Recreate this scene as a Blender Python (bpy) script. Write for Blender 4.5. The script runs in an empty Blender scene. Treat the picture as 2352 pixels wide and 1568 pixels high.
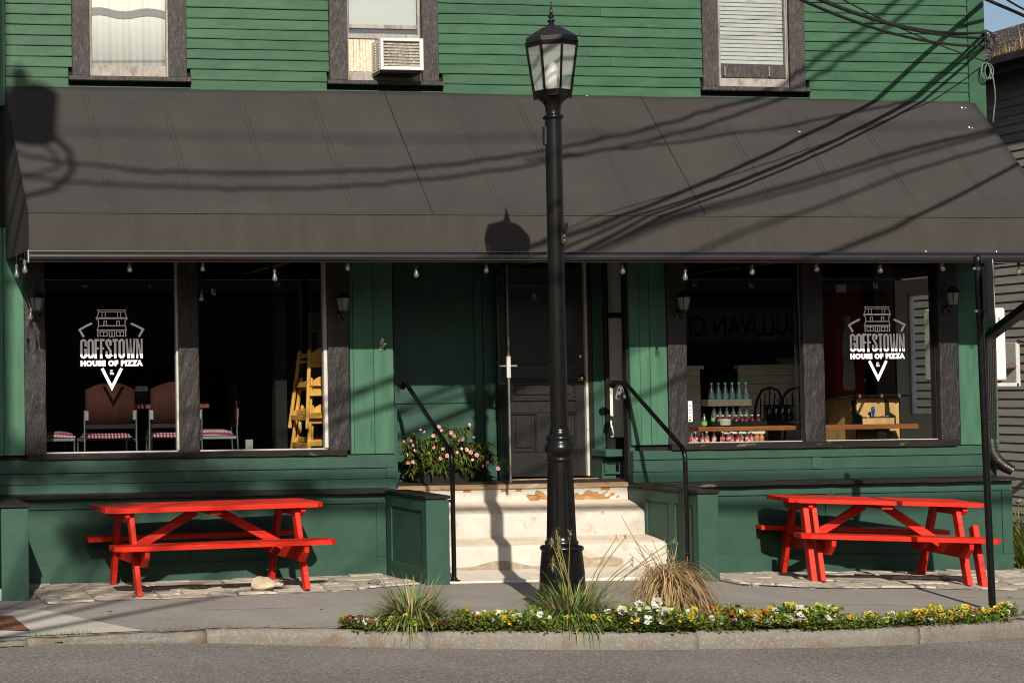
import bpy, bmesh, math, random
from mathutils import Vector, Matrix, Euler
random.seed(7)
S = bpy.context.scene
COL = S.collection
R_ = random.uniform

# ------------------------------------------------------------------ camera, sky, sun, exposure
cam = bpy.data.cameras.new("camera"); camo = bpy.data.objects.new("camera", cam); COL.objects.link(camo)
rx, ux, fx = Vector((0.987610, -0.156575, -0.010552)), Vector((0.004896, -0.036467, 0.999323)), Vector((0.156854, 0.986993, 0.035248))
m3 = Matrix((rx, ux, -fx)).transposed()
camo.matrix_world = Matrix.Translation((0, -16.4, 1.6)) @ m3.to_4x4()
cam.sensor_width = 36.0; cam.lens = 4220/2352*36
cam.shift_x = (1176-140)/2352; cam.shift_y = (755-784)/2352
cam.clip_start = 0.1; cam.clip_end = 600
S.camera = camo
SUN = Vector((0.237, 1.0, -0.619)).normalized()          # direction the light travels
elev = math.asin(-SUN.z); 
world = bpy.data.worlds.new("World"); S.world = world; world.use_nodes = True
nt = world.node_tree; bg = nt.nodes["Background"]
sky = nt.nodes.new("ShaderNodeTexSky"); sky.sky_type = 'NISHITA'; sky.sun_disc = False
sky.sun_elevation = elev; sky.sun_rotation = math.atan2(-SUN.x, -SUN.y)
sky.air_density = 1.0; sky.dust_density = 2.2; sky.ozone_density = 1.0
nt.links.new(sky.outputs[0], bg.inputs[0]); bg.inputs[1].default_value = 0.05
sl = bpy.data.lights.new("sun", 'SUN'); sl.energy = 4.6; sl.angle = math.radians(0.53); sl.color = (1.0, 0.905, 0.775)
so = bpy.data.objects.new("sun", sl); COL.objects.link(so)
so.rotation_euler = SUN.to_track_quat('-Z', 'Y').to_euler()
S.view_settings.view_transform = 'Standard'; S.view_settings.look = 'None'
S.view_settings.exposure = 1.0; S.view_settings.gamma = 1.0; S.view_settings.use_curve_mapping = False
S.render.engine = 'CYCLES'; S.cycles.max_bounces = 8; S.cycles.transparent_max_bounces = 16
S.cycles.use_denoising = True; S.cycles.pixel_filter_type = 'BLACKMAN_HARRIS'; S.cycles.filter_width = 1.05
S.cycles.sample_clamp_indirect = 3.0; S.cycles.caustics_reflective = False; S.cycles.caustics_refractive = False

# ------------------------------------------------------------------ mesh helpers
class MB:
    def __init__(s): s.v = []; s.f = []; s.sm = []
    def add(s, vs, fs, sm=False):
        o = len(s.v); s.v += [tuple(p) for p in vs]
        s.f += [tuple(i+o for i in f) for f in fs]; s.sm += [sm]*len(fs); return s
    def box(s, x0, x1, y0, y1, z0, z1, c=0.004, M=None):
        x0, x1 = min(x0, x1), max(x0, x1); y0, y1 = min(y0, y1), max(y0, y1); z0, z1 = min(z0, z1), max(z0, z1)
        c = min(c, .4*(x1-x0), .4*(y1-y0), .4*(z1-z0))
        vs = []; idx = {}
        for i, X in enumerate((x0, x1)):
            for j, Y in enumerate((y0, y1)):
                for k, Z in enumerate((z0, z1)):
                    dx, dy, dz = (c if i == 0 else -c), (c if j == 0 else -c), (c if k == 0 else -c)
                    for a, p in enumerate(((X, Y+dy, Z+dz), (X+dx, Y, Z+dz), (X+dx, Y+dy, Z))):
                        idx[i, j, k, a] = len(vs); vs.append(p)
        g = lambda *t: idx[t]
        fs = []
        for i in (0, 1):
            fs.append((g(i,0,0,0), g(i,1,0,0), g(i,1,1,0), g(i,0,1,0)))
            fs.append((g(0,i,0,1), g(1,i,0,1), g(1,i,1,1), g(0,i,1,1)))
            fs.append((g(0,0,i,2), g(1,0,i,2), g(1,1,i,2), g(0,1,i,2)))
            for j in (0, 1):
                fs.append((g(i,j,0,0), g(i,j,1,0), g(i,j,1,1), g(i,j,0,1)))
                fs.append((g(i,0,j,0), g(i,1,j,0), g(i,1,j,2), g(i,0,j,2)))
                fs.append((g(0,i,j,1), g(1,i,j,1), g(1,i,j,2), g(0,i,j,2)))
                for k in (0, 1): fs.append((g(i,j,k,0), g(i,j,k,1), g(i,j,k,2)))
        if M is not None: vs = [M @ Vector(p) for p in vs]
        return s.add(vs, fs)
    def bar(s, a, b, w, h, c=0.003, up=(0, 0, 1)):
        a = Vector(a); b = Vector(b); d = b-a; L = d.length; d.normalize(); up = Vector(up)
        side = d.cross(up)
        if side.length < 1e-4: side = d.cross(Vector((0, 1, 0)))
        side.normalize(); u = side.cross(d)
        M = Matrix.Translation(a) @ Matrix((d, side, u)).transposed().to_4x4()
        return s.box(0, L, -w/2, w/2, -h/2, h/2, c, M)
    def prism(s, poly, ax, a, b, sm=False):
        n = len(poly); mk = {'x': lambda p, t: (t, p[0], p[1]), 'y': lambda p, t: (p[0], t, p[1]), 'z': lambda p, t: (p[0], p[1], t)}[ax]
        vs = [mk(p, a) for p in poly]+[mk(p, b) for p in poly]
        fs = [tuple(range(n)), tuple(range(2*n-1, n-1, -1))]+[(i, (i+1) % n, n+(i+1) % n, n+i) for i in range(n)]
        return s.add(vs, fs)
    def tube(s, pts, r, n=8, caps=True, sm=True):
        pts = [Vector(p) for p in pts]; rs = r if isinstance(r, (list, tuple)) else [r]*len(pts)
        vs = []; prev = None
        for i, p in enumerate(pts):
            d = (pts[min(i+1, len(pts)-1)]-pts[max(i-1, 0)]).normalized()
            if prev is None:
                q = Vector((0, 0, 1)) if abs(d.z) < .9 else Vector((1, 0, 0)); u = d.cross(q).normalized()
            else:
                u = (prev-d*prev.dot(d)).normalized()
            prev = u; w = d.cross(u)
            for k in range(n):
                t = 2*math.pi*k/n; vs.append(p+(u*math.cos(t)+w*math.sin(t))*rs[i])
        fs = [(i*n+k, i*n+(k+1) % n, (i+1)*n+(k+1) % n, (i+1)*n+k) for i in range(len(pts)-1) for k in range(n)]
        s.add(vs, fs, sm)
        if caps:
            s.add(vs[:n], [tuple(range(n))]); s.add(vs[-n:], [tuple(range(n))])
        return s
    def lathe(s, prof, cx=0, cy=0, n=24, sm=True, mod=None, M=None, ph=0.):
        vs = []
        for r, z in prof:
            for k in range(n):
                t = 2*math.pi*k/n+ph; rr = r*(mod(t, z) if mod else 1); vs.append((cx+rr*math.cos(t), cy+rr*math.sin(t), z))
        if M is not None: vs = [M @ Vector(p) for p in vs]
        fs = [(i*n+k, i*n+(k+1) % n, (i+1)*n+(k+1) % n, (i+1)*n+k) for i in range(len(prof)-1) for k in range(n)]
        s.add(vs, fs, sm)
        if prof[0][0] > 1e-4: s.add(vs[:n], [tuple(range(n))])
        if prof[-1][0] > 1e-4: s.add(vs[-n:], [tuple(range(n))])
        return s
    def quad(s, a, b, c, d): return s.add([a, b, c, d], [(0, 1, 2, 3)])

ORG = {}
def setp(o, label=None, cat=None, group=None, kind=None):
    if label: o['label'] = label
    if cat: o['category'] = cat
    if group: o['group'] = group
    if kind: o['kind'] = kind
    return o
def mesh_of(name, mb, mat, off=Vector((0, 0, 0))):
    me = bpy.data.meshes.new(name)
    me.from_pydata([tuple(Vector(p)-off) for p in mb.v], [], mb.f)
    bm = bmesh.new(); bm.from_mesh(me); bmesh.ops.recalc_face_normals(bm, faces=bm.faces); bm.to_mesh(me); bm.free()
    me.polygons.foreach_set('use_smooth', mb.sm)
    mats = mat if isinstance(mat, (list, tuple)) else [mat]
    for m in mats: me.materials.append(m)
    me.update(); return me
def obj(name, mb, mat, parent=None, label=None, cat=None, group=None, kind=None):
    off = ORG.get(parent.name, Vector((0, 0, 0))) if parent else Vector((0, 0, 0))
    o = bpy.data.objects.new(name, mesh_of(name, mb, mat, off)); COL.objects.link(o)
    if parent: o.parent = parent; ORG[o.name] = off
    return setp(o, label, cat, group, kind)
def thing(name, label, cat, loc=(0, 0, 0), group=None):
    o = bpy.data.objects.new(name, None); COL.objects.link(o); o.location = loc; o.empty_display_size = .1
    ORG[o.name] = Vector(loc); return setp(o, label, cat, group)
def local_thing(name, label, cat, loc=(0, 0, 0), rz=0, group=None, rx=0, ry=0):
    o = thing(name, label, cat, loc, group); ORG[o.name] = Vector((0, 0, 0)); o.rotation_euler = (rx, ry, rz); return o
KIDS = {}
def dup(root, loc, rz=0, label=None, group=None, rx=0, ry=0):
    kids = {}
    for o in bpy.data.objects:
        if o.parent: kids.setdefault(o.parent.name, []).append(o)
    r = root.copy(); COL.objects.link(r); r.location = loc; r.rotation_euler = (rx, ry, rz)
    if label: r['label'] = label
    if group: r['group'] = group
    def rec(src, dst):
        for ch in kids.get(src.name, []):
            c = ch.copy(); COL.objects.link(c); c.parent = dst; rec(ch, c)
    rec(root, r); return r

# ------------------------------------------------------------------ materials
def mat(name, c, rough=.6, v=.15, sc=5, st=(1, 1, 1), bump=0., bsc=60, bst=(1, 1, 1), bd=.004, metal=0., c2=None, t=(.55, .62), sc2=5, st2=(1, 1, 1),
        spec=.16, orand=.06, c3=None, t3=(.6, .66), sc3=12, st3=(1, 1, 1), det=6, voro=0, r2=None):
    c, c2, c3 = [tuple(q*.61 for q in k) if k else k for k in (c, c2, c3)]
    m = bpy.data.materials.new(name); m.use_nodes = True; nt = m.node_tree; N = nt.nodes; L = nt.links
    p = N['Principled BSDF']; p.inputs['Roughness'].default_value = rough; p.inputs['Metallic'].default_value = metal
    p.inputs['Specular IOR Level'].default_value = spec
    tc = N.new('ShaderNodeTexCoord')
    oi = N.new('ShaderNodeObjectInfo')
    add = N.new('ShaderNodeVectorMath'); add.operation = 'MULTIPLY_ADD'
    cmb = N.new('ShaderNodeVectorMath'); cmb.operation = 'SCALE'; cmb.inputs[0].default_value = (13.1, 7.7, 5.3); L.new(oi.outputs['Random'], cmb.inputs['Scale'])
    ad = N.new('ShaderNodeVectorMath'); ad.operation = 'ADD'; L.new(tc.outputs['Object'], ad.inputs[0]); L.new(cmb.outputs[0], ad.inputs[1])
    N.remove(add); vec = ad.outputs[0]
    def noise(scale, stretch, detail=det):
        mp = N.new('ShaderNodeMapping'); mp.inputs['Scale'].default_value = stretch; L.new(vec, mp.inputs['Vector'])
        n = N.new('ShaderNodeTexNoise'); n.inputs['Scale'].default_value = scale; n.inputs['Detail'].default_value = detail; n.inputs['Roughness'].default_value = .62
        L.new(mp.outputs[0], n.inputs['Vector']); return n
    def mix(fac, a, b):
        x = N.new('ShaderNodeMix'); x.data_type = 'RGBA'
        if isinstance(fac, float): x.inputs[0].default_value = fac
        else: L.new(fac, x.inputs[0])
        for i, q in ((6, a), (7, b)):
            if isinstance(q, tuple): x.inputs[i].default_value = (*q, 1)
            else: L.new(q, x.inputs[i])
        return x.outputs[2]
    def ramp(src, a, b):
        r = N.new('ShaderNodeMapRange'); r.inputs[1].default_value = a; r.inputs[2].default_value = b; L.new(src, r.inputs[0]); return r.outputs[0]
    n1 = noise(sc, st)
    lo = tuple(q*(1-v) for q in c); hi = tuple(min(1, q*(1+v)) for q in c)
    col = mix(ramp(n1.outputs['Fac'], .3, .7), lo, hi)
    if c2:
        f2 = ramp(noise(sc2, st2).outputs['Fac'], *t); col = mix(f2, col, c2)
        if r2 is not None:
            rm = N.new('ShaderNodeMapRange'); rm.inputs[3].default_value = rough; rm.inputs[4].default_value = r2; L.new(f2, rm.inputs[0]); L.new(rm.outputs[0], p.inputs['Roughness'])
    if c3: col = mix(ramp(noise(sc3, st3).outputs['Fac'], *t3), col, c3)
    if orand:
        h = N.new('ShaderNodeHueSaturation'); mr = N.new('ShaderNodeMapRange'); mr.inputs[3].default_value = 1-orand; mr.inputs[4].default_value = 1+orand
        L.new(oi.outputs['Random'], mr.inputs[0]); L.new(mr.outputs[0], h.inputs['Value']); L.new(col, h.inputs['Color']); col = h.outputs[0]
    L.new(col, p.inputs['Base Color'])
    if bump:
        b = N.new('ShaderNodeBump'); b.inputs['Strength'].default_value = bump; b.inputs['Distance'].default_value = bd
        if voro:
            vo = N.new('ShaderNodeTexVoronoi'); vo.inputs['Scale'].default_value = voro; L.new(vec, vo.inputs['Vector']); src = vo.outputs['Distance']
        else: src = noise(bsc, bst).outputs['Fac']
        L.new(src, b.inputs['Height']); L.new(b.outputs[0], p.inputs['Normal'])
    return m
def glass_mat(name, tint=(.93, .95, .94), rough=.0, f0=.045, diffuse=0.):
    m = bpy.data.materials.new(name); m.use_nodes = True; nt = m.node_tree; N = nt.nodes; L = nt.links
    N.remove(N['Principled BSDF']); out = N['Material Output']
    tr = N.new('ShaderNodeBsdfTransparent'); tr.inputs[0].default_value = (*tint, 1)
    gl = N.new('ShaderNodeBsdfGlossy'); gl.inputs['Roughness'].default_value = rough; gl.inputs[0].default_value = (1, 1, 1, 1)
    lw = N.new('ShaderNodeLayerWeight'); lw.inputs[0].default_value = .5
    pw = N.new('ShaderNodeMath'); pw.operation = 'POWER'; pw.inputs[1].default_value = 5; L.new(lw.outputs['Facing'], pw.inputs[0])
    ma = N.new('ShaderNodeMath'); ma.operation = 'MULTIPLY_ADD'; ma.inputs[1].default_value = 1-f0; ma.inputs[2].default_value = f0; L.new(pw.outputs[0], ma.inputs[0])
    mx = N.new('ShaderNodeMixShader'); L.new(ma.outputs[0], mx.inputs[0])
    base = tr.outputs[0]
    if diffuse:
        df = N.new('ShaderNodeBsdfDiffuse'); df.inputs[0].default_value = (.75, .77, .76, 1)
        tl = N.new('ShaderNodeBsdfTranslucent'); tl.inputs[0].default_value = (.75, .77, .76, 1)
        m2 = N.new('ShaderNodeMixShader'); m2.inputs[0].default_value = .55; L.new(df.outputs[0], m2.inputs[1]); L.new(tl.outputs[0], m2.inputs[2])
        m3_ = N.new('ShaderNodeMixShader'); m3_.inputs[0].default_value = diffuse; L.new(tr.outputs[0], m3_.inputs[1]); L.new(m2.outputs[0], m3_.inputs[2]); base = m3_.outputs[0]
    L.new(base, mx.inputs[1]); L.new(gl.outputs[0], mx.inputs[2]); L.new(mx.outputs[0], out.inputs[0]); return m

GREEN_UP = mat('green_clapboard_paint', (.036, .098, .055), .55, .2, 3, (1, 1, 3), .35, 55, (.25, 1, 1), .004, c2=(.05, .13, .078), t=(.62, .74), sc2=7, st2=(.5, 1, 2), c3=(.027, .075, .042), t3=(.62, .75), sc3=18, orand=.09)
GREEN = mat('green_trim_paint', (.034, .083, .061), .5, .13, 4, (1, 1, 1), .18, 70, (.3, 1, 1), .003, c2=(.046, .105, .078), t=(.60, .78), sc2=3, c3=(.16, .17, .13), t3=(.715, .74), sc3=26, orand=.05)
GREEN_PL = mat('green_plank_paint', (.055, .145, .092), .55, .22, 4, (3, 3, .5), .35, 50, (1.5, 1, .12), .004, c2=(.035, .09, .05), t=(.6, .74), sc2=5, st2=(2, 1, .4), orand=.06)
BLACKW = mat('black_rough_timber', (.016, .0145, .0145), .5, .4, 8, (2, 2, .6), 1., 42, (1, 1, .3), .012, c2=(.045, .040, .038), t=(.55, .72), sc2=16, st2=(1, 1, .35), spec=.3)
BLACKL = mat('black_ledge_timber', (.018, .016, .015), .45, .4, 6, (.3, 1, 1), .7, 40, (.15, 1, 1), .006, c2=(.16, .13, .10), t=(.62, .7), sc2=8, st2=(.4, 2, 2))
CASING = mat('weathered_casing_paint', (.054, .050, .049), .6, .25, 9, (1, 1, .5), 1., 40, (1, 1, .45), .016, c2=(.125, .114, .104), t=(.50, .74), sc2=34, st2=(1, 1, .4), orand=.1)
WHITE = mat('white_trim_paint', (.52, .51, .48), .5, .12, 6, (1, 1, 1), .15, 60, c2=(.42, .37, .33), t=(.6, .7), sc2=9, orand=.03)
SASH = mat('old_sash_paint', (.34, .315, .295), .5, .2, 9, (1, 1, 1), .3, 60, c2=(.20, .165, .15), t=(.5, .66), sc2=14, st2=(1, 1, .4))
FABRIC = mat('black_awning_fabric', (.0465, .0455, .0450), .85, .1, 1.3, (1, 1, 1), .6, 70, (1, 1, 1), .003, c2=(.056, .054, .052), t=(.5, .8), sc2=1.6, c3=(.045, .04, .037), t3=(.52, .70), sc3=75, spec=.04, orand=.0, det=4)
VALANCE = mat('awning_valance_fabric', (.056, .052, .049), .85, .1, 2.5, (3, 1, .4), .5, 80, (1, 1, .5), .003, c2=(.066, .060, .054), t=(.58, .75), sc2=9, st2=(2, 1, .25), c3=(.05, .045, .04), t3=(.52, .68), sc3=80, spec=.04, orand=.02, det=4)
BLKMET = mat('black_gloss_metal', (.006, .006, .0062), .24, .3, 20, bump=.05, bsc=60, spec=.24, orand=0)
BLKDULL = mat('black_satin_metal', (.013, .013, .014), .4, .3, 18, bump=.1, bsc=120, orand=0, spec=.45)
RED = mat('red_table_paint', (.62, .026, .012), .42, .14, 4, (.4, 2, 2), .25, 60, (.15, 1, 1), .003, c2=(.38, .015, .009), t=(.52, .66), sc2=7, st2=(.25, 2.5, 2.5), c3=(.72, .10, .06), t3=(.60, .74), sc3=16, st3=(.2, 2.5, 2.5), orand=.13)
SIDEWALK = mat('sidewalk_asphalt', (.285, .266, .243), .9, .2, .9, bump=.7, bsc=75, bd=.012, c2=(.41, .385, .355), t=(.52, .66), sc2=62, c3=(.16, .145, .13), t3=(.57, .70), sc3=80, orand=0)
ROADM = mat('road_asphalt', (.235, .220, .208), .85, .26, .55, bump=1., bsc=48, bd=.03, c2=(.44, .41, .385), t=(.52, .64), sc2=44, c3=(.08, .073, .068), t3=(.54, .66), sc3=52, orand=0)
CONC = mat('pale_concrete', (.50, .465, .415), .9, .1, 3, bump=.3, bsc=160, bd=.003, c2=(.43, .395, .35), t=(.5, .7), sc2=1.6, c3=(.5, .47, .43), t3=(.6, .68), sc3=120, orand=.02)
STEPM = mat('worn_white_step_paint', (.56, .535, .48), .75, .1, 5, bump=.4, bsc=90, bd=.004, c2=(.47, .40, .31), t=(.54, .68), sc2=4, c3=(.42, .335, .24), t3=(.60, .70), sc3=9, orand=.0)
TREADM = mat('bare_worn_concrete_tread', (.66, .57, .46), .9, .15, 5, bump=.5, bsc=120, bd=.004, c2=(.74, .67, .57), t=(.55, .68), sc2=9, c3=(.40, .33, .26), t3=(.63, .7), sc3=20, orand=0)
GRAN = mat('granite_kerb', (.185, .17, .148), .85, .15, 4, bump=.6, bsc=70, bd=.008, c2=(.26, .243, .218), t=(.50, .66), sc2=48, c3=(.165, .112, .07), t3=(.54, .7), sc3=5, orand=.06)
STONE = mat('split_ledge_stone', (.46, .415, .35), .9, .22, 7, (1, 2.5, 1), .9, 26, (.5, 2.2, 1), .02, c2=(.20, .175, .15), t=(.55, .66), sc2=16, st2=(.5, 2, 1), orand=.16)
DIRT = mat('dark_soil', (.045, .036, .028), .95, .4, 30, bump=1., bsc=90, bd=.02, orand=0)
SAND = mat('stone_dust_joints', (.40, .36, .30), .95, .3, 30, bump=.6, bsc=120, bd=.008, c2=(.10, .085, .065), t=(.5, .6), sc2=8, orand=0)
WOODT = mat('worn_bare_wood', (.42, .28, .155), .7, .3, 6, (.4, 2, 6), .4, 40, (.2, 2, 2), .004, c2=(.64, .56, .46), t=(.52, .6), sc2=6, st2=(.5, 2, 3), c3=(.16, .09, .045), t3=(.62, .7), sc3=11, st3=(.4, 2, 2))
WHWOOD = mat('peeling_white_riser', (.58, .55, .49), .6, .08, 5, bump=.3, bsc=60, bd=.004, c2=(.44, .22, .08), t=(.585, .63), sc2=2.6, st2=(.8, 1, 1.6), c3=(.55, .43, .30), t3=(.62, .68), sc3=14, orand=0)
BLKDOOR = mat('black_door_paint', (.016, .015, .014), .36, .3, 8, (2, 2, .6), .35, 36, (1, 1, .25), .004, spec=.4)
ALU = mat('bright_aluminium', (.50, .49, .47), .45, .1, 20, metal=.9)
STEEL = mat('dull_grey_metal', (.30, .30, .31), .45, .12, 12, metal=.7, orand=.0)
BRASS = mat('polished_brass', (.70, .46, .13), .2, .1, 20, metal=1.)
RUST = mat('rusty_cast_iron', (.135, .060, .034), .8, .35, 14, bump=.5, bsc=120, c2=(.21, .105, .06), t=(.5, .62), sc2=25, orand=0)
GLASS = glass_mat('shop_window_glass', f0=.075)
GLASS_UP = glass_mat('upstairs_window_glass', f0=.09)
FROST = glass_mat('frosted_lamp_glass', tint=(.86, .88, .87), rough=.25, f0=.05, diffuse=.34)
BULBG = glass_mat('clear_bulb_glass', tint=(.88, .87, .84), f0=.12, diffuse=.10)
VINYL = mat('white_vinyl_decal', (1.3, 1.3, 1.3), .5, .02, 5, orand=0)
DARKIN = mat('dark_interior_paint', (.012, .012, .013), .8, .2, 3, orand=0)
FLOORIN = mat('dark_dining_floor', (.035, .028, .022), .5, .3, 4, orand=0)
CREAM = mat('cream_shiplap', (1.2, 1.15, 1.0), .7, .12, 4, orand=.04)
MAHOG = mat('mahogany_plywood', (.042, .012, .008), .85, .3, 7, (3, 3, .5), .1, 40, (1, 1, .2), orand=.1)
TABLEW = mat('red_brown_table_edge', (.17, .055, .03), .4, .2, 6, (.5, 2, 2))
CHROME = mat('chair_chrome', (.52, .52, .50), .28, .1, 10, metal=.9, orand=0)
OAK = mat('golden_oak', (.86, .46, .11), .42, .22, 6, (.8, 2, 2), .15, 30, (.4, 2, 2), orand=.12)
LIVEEDGE = mat('orange_brown_counter', (.33, .125, .045), .35, .3, 4, (.4, 3, 3), .2, 40, (.2, 2, 2))
PLYARC = mat('honey_birch_cabinet', (.72, .44, .18), .4, .2, 4, (3, 2, .6), .1, 30, c2=(.58, .32, .12), t=(.5, .7), sc2=5, st2=(2, 2, .5))
BLKPL = mat('black_plastic', (.012, .012, .013), .3, .2, 10, orand=0, spec=.4)

WORNP = mat('bare_orange_brown_wood', (.38, .20, .085), .7, .35, 9, (.5, 2, 3), .3, 40, (.2, 2, 2), c2=(.20, .10, .04), t=(.56, .68), sc2=14, st2=(.5, 2, 2), orand=0)


# ------------------------------------------------------------------ ground
def lerp(tab, x):
    if x <= tab[0][0]: return tab[0][1]
    for (a, p), (b, q) in zip(tab, tab[1:]):
        if x <= b: return p+(q-p)*(x-a)/(b-a)
    return tab[-1][1]
T_WALL = [(0, -.105), (2.2, -.10), (5.6, -.087), (8.9, -.155), (11.9, -.215), (20, -.38)]
T_MID = [(0, -.115), (2.2, -.10), (4.3, -.10), (5.5, -.066), (8.0, -.085), (8.9, -.14), (10.3, -.188), (12, -.23), (20, -.37)]
T_KERB = [(0, -.11), (2, -.10), (3.4, -.085), (5.1, -.07), (6.7, -.10), (8, -.135), (9.05, -.185), (9.6, -.215), (12, -.25), (20, -.38)]
T_KY = [(0, -3.9), (2.05, -3.76), (2.5, -3.66), (3.4, -3.6), (3.95, -3.98), (5.1, -4.36), (6.7, -4.46), (7.95, -4.31), (9.05, -3.82), (9.55, -3.54), (12, -3.3), (20, -3.2)]
T_ROAD = [(0, -.13), (2.05, -.138), (3.4, -.185), (5.1, -.19), (6.7, -.222), (8, -.26), (9.05, -.31), (9.55, -.335), (12, -.37), (20, -.48)]
def kerb_y(x):
    return sum(lerp(T_KY, x+d) for d in (-.45, -.2, 0, .2, .45))/5
def ground_z(x, y):
    ky = kerb_y(x); a, b, c = lerp(T_WALL, x), lerp(T_MID, x), lerp(T_KERB, x)
    if y > -.2: return a
    if y > -1.3: return a+(b-a)*(-.2-y)/1.1
    return b+(c-b)*min(1, (-1.3-y)/(-1.3-ky))
def road_z(x, y):
    ky = kerb_y(x); d = max(0, ky-y)
    return lerp(T_ROAD, x)+.012*min(d, 3.5)-.012*max(0, d-5)*.5
def grid(xs, rows, zf, name, m, kind='structure'):
    mb = MB(); n = len(rows)
    for x in xs:
        for r in rows:
            y = r(x); mb.v.append((x, y, zf(x, y)))
    for i in range(len(xs)-1):
        for j in range(n-1):
            mb.f.append((i*n+j, (i+1)*n+j, (i+1)*n+j+1, i*n+j+1)); mb.sm.append(True)
    return obj(name, mb, m, kind=kind)
XS = [-40, -20, -8]+[i*.2 for i in range(-10, 90)]+[19, 30, 60]
grid(XS, [lambda x, t=t: kerb_y(x)+.087+(8-kerb_y(x)-.087)*t for t in (0, .04, .08, .15, .25, .35, .43, .5, .7, 1)], ground_z, 'sidewalk', SIDEWALK)
grid(XS, [lambda x, t=t: kerb_y(x)-.005-t for t in (0, .1, .3, .8, 1.5, 2.5, 3.5, 5, 8, 10)], road_z, 'road', ROADM)
g = MB(); g.quad((-300, -300, -1.0), (300, -300, -1.0), (300, 300, -1.0), (-300, 300, -1.0)); obj('ground', g, DIRT, kind='structure')
g = MB(); g.quad((-60, -60, -.30), (60, -60, -.30), (60, -13.5, -.30), (-60, -13.5, -.30)); obj('opposite_pavement', g, SIDEWALK, kind='structure')

# kerb of long granite blocks, each a piece
kerb = thing('kerb', None, None, (5, -4, -.1)); kerb['kind'] = 'structure'
cuts = [-9, -6, -3.4, -1.2, .6, 1.75, 3.05, 4.5, 6.35, 8.2, 9.7, 11.6, 13.5, 15.5, 18]
for a, b in zip(cuts, cuts[1:]):
    mb = MB(); n = max(3, int((b-a)/.06)); dz = R_(-.003, .003)
    def prof(x):
        ky, rz_, kz = kerb_y(x), road_z(x, kerb_y(x)), lerp(T_KERB, x)
        return [(ky-.002, rz_-.10), (ky-.006, rz_+.01), (ky-.010, rz_+(kz-rz_)*.5), (ky-.004, kz-.030), (ky+.014, kz-.007), (ky+.035, kz+.001), (ky+.085, kz+.003), (ky+.09, kz-.2)]
    for i in range(n+1):
        x = a+.0005+(b-a-.001)*i/n; w1 = .010*math.sin(x*3.1+a)+.006*math.sin(x*8.3)
        for k, (y, z) in enumerate(prof(x)): mb.v.append((x, y+(w1*.6+R_(-.006, .006) if 1 <= k <= 5 else 0), z+dz+(w1*.5+R_(-.004, .004) if 3 <= k <= 6 else 0)))
    for i in range(n):
        for k in range(7): mb.f.append((i*8+k, (i+1)*8+k, (i+1)*8+k+1, i*8+k+1)); mb.sm.append(True)
    mb.f += [tuple(range(8)), tuple(range(n*8, n*8+8))]; mb.sm += [False, False]
    obj('granite_block', mb, GRAN, kerb)

# concrete ramp slab with a cast-iron tactile plate at the far left
def sheet(name, pts, m, dz, parent=None, kind=None, res=8):
    (a, b, c, d) = [Vector(p).to_2d() for p in pts]; mb = MB()
    for i in range(res+1):
        for j in range(res+1):
            u, v = i/res, j/res; p = a*(1-u)*(1-v)+b*u*(1-v)+c*u*v+d*(1-u)*v
            mb.v.append((p.x, p.y, ground_z(p.x, p.y)+dz))
    for i in range(res):
        for j in range(res): mb.f.append((i*(res+1)+j, (i+1)*(res+1)+j, (i+1)*(res+1)+j+1, i*(res+1)+j+1)); mb.sm.append(True)
    return obj(name, mb, m, parent, kind=kind)
ramp = sheet('concrete_ramp', [(-.6, -3.6), (2.62, -3.52), (2.1068,-2.012), (-.6, -1.35)], CONC, .006, kind='structure')
TPC = [(1.2117,-2.9711), ((1.8377,-3.3011)), (1.8247,-2.3951), (1.2309,-2.0153)]
plate = sheet('tactile_plate', TPC, RUST, .012, ramp)
mb = MB(); A, B, Cc, D = [Vector(p) for p in TPC]
for i in range(26):
    for j in range(11):
        u, v = (i+.5)/26, (j+.5)/11; p = A*(1-u)*(1-v)+B*u*(1-v)+Cc*u*v+D*(1-u)*v
        mb.lathe([(.013, 0), (.009, .005), (0, .0055)], p.x, p.y, 6, M=Matrix.Translation((0, 0, ground_z(p.x, p.y)+.012)))
obj('dome', mb, RUST, plate, kind='stuff')
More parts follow.
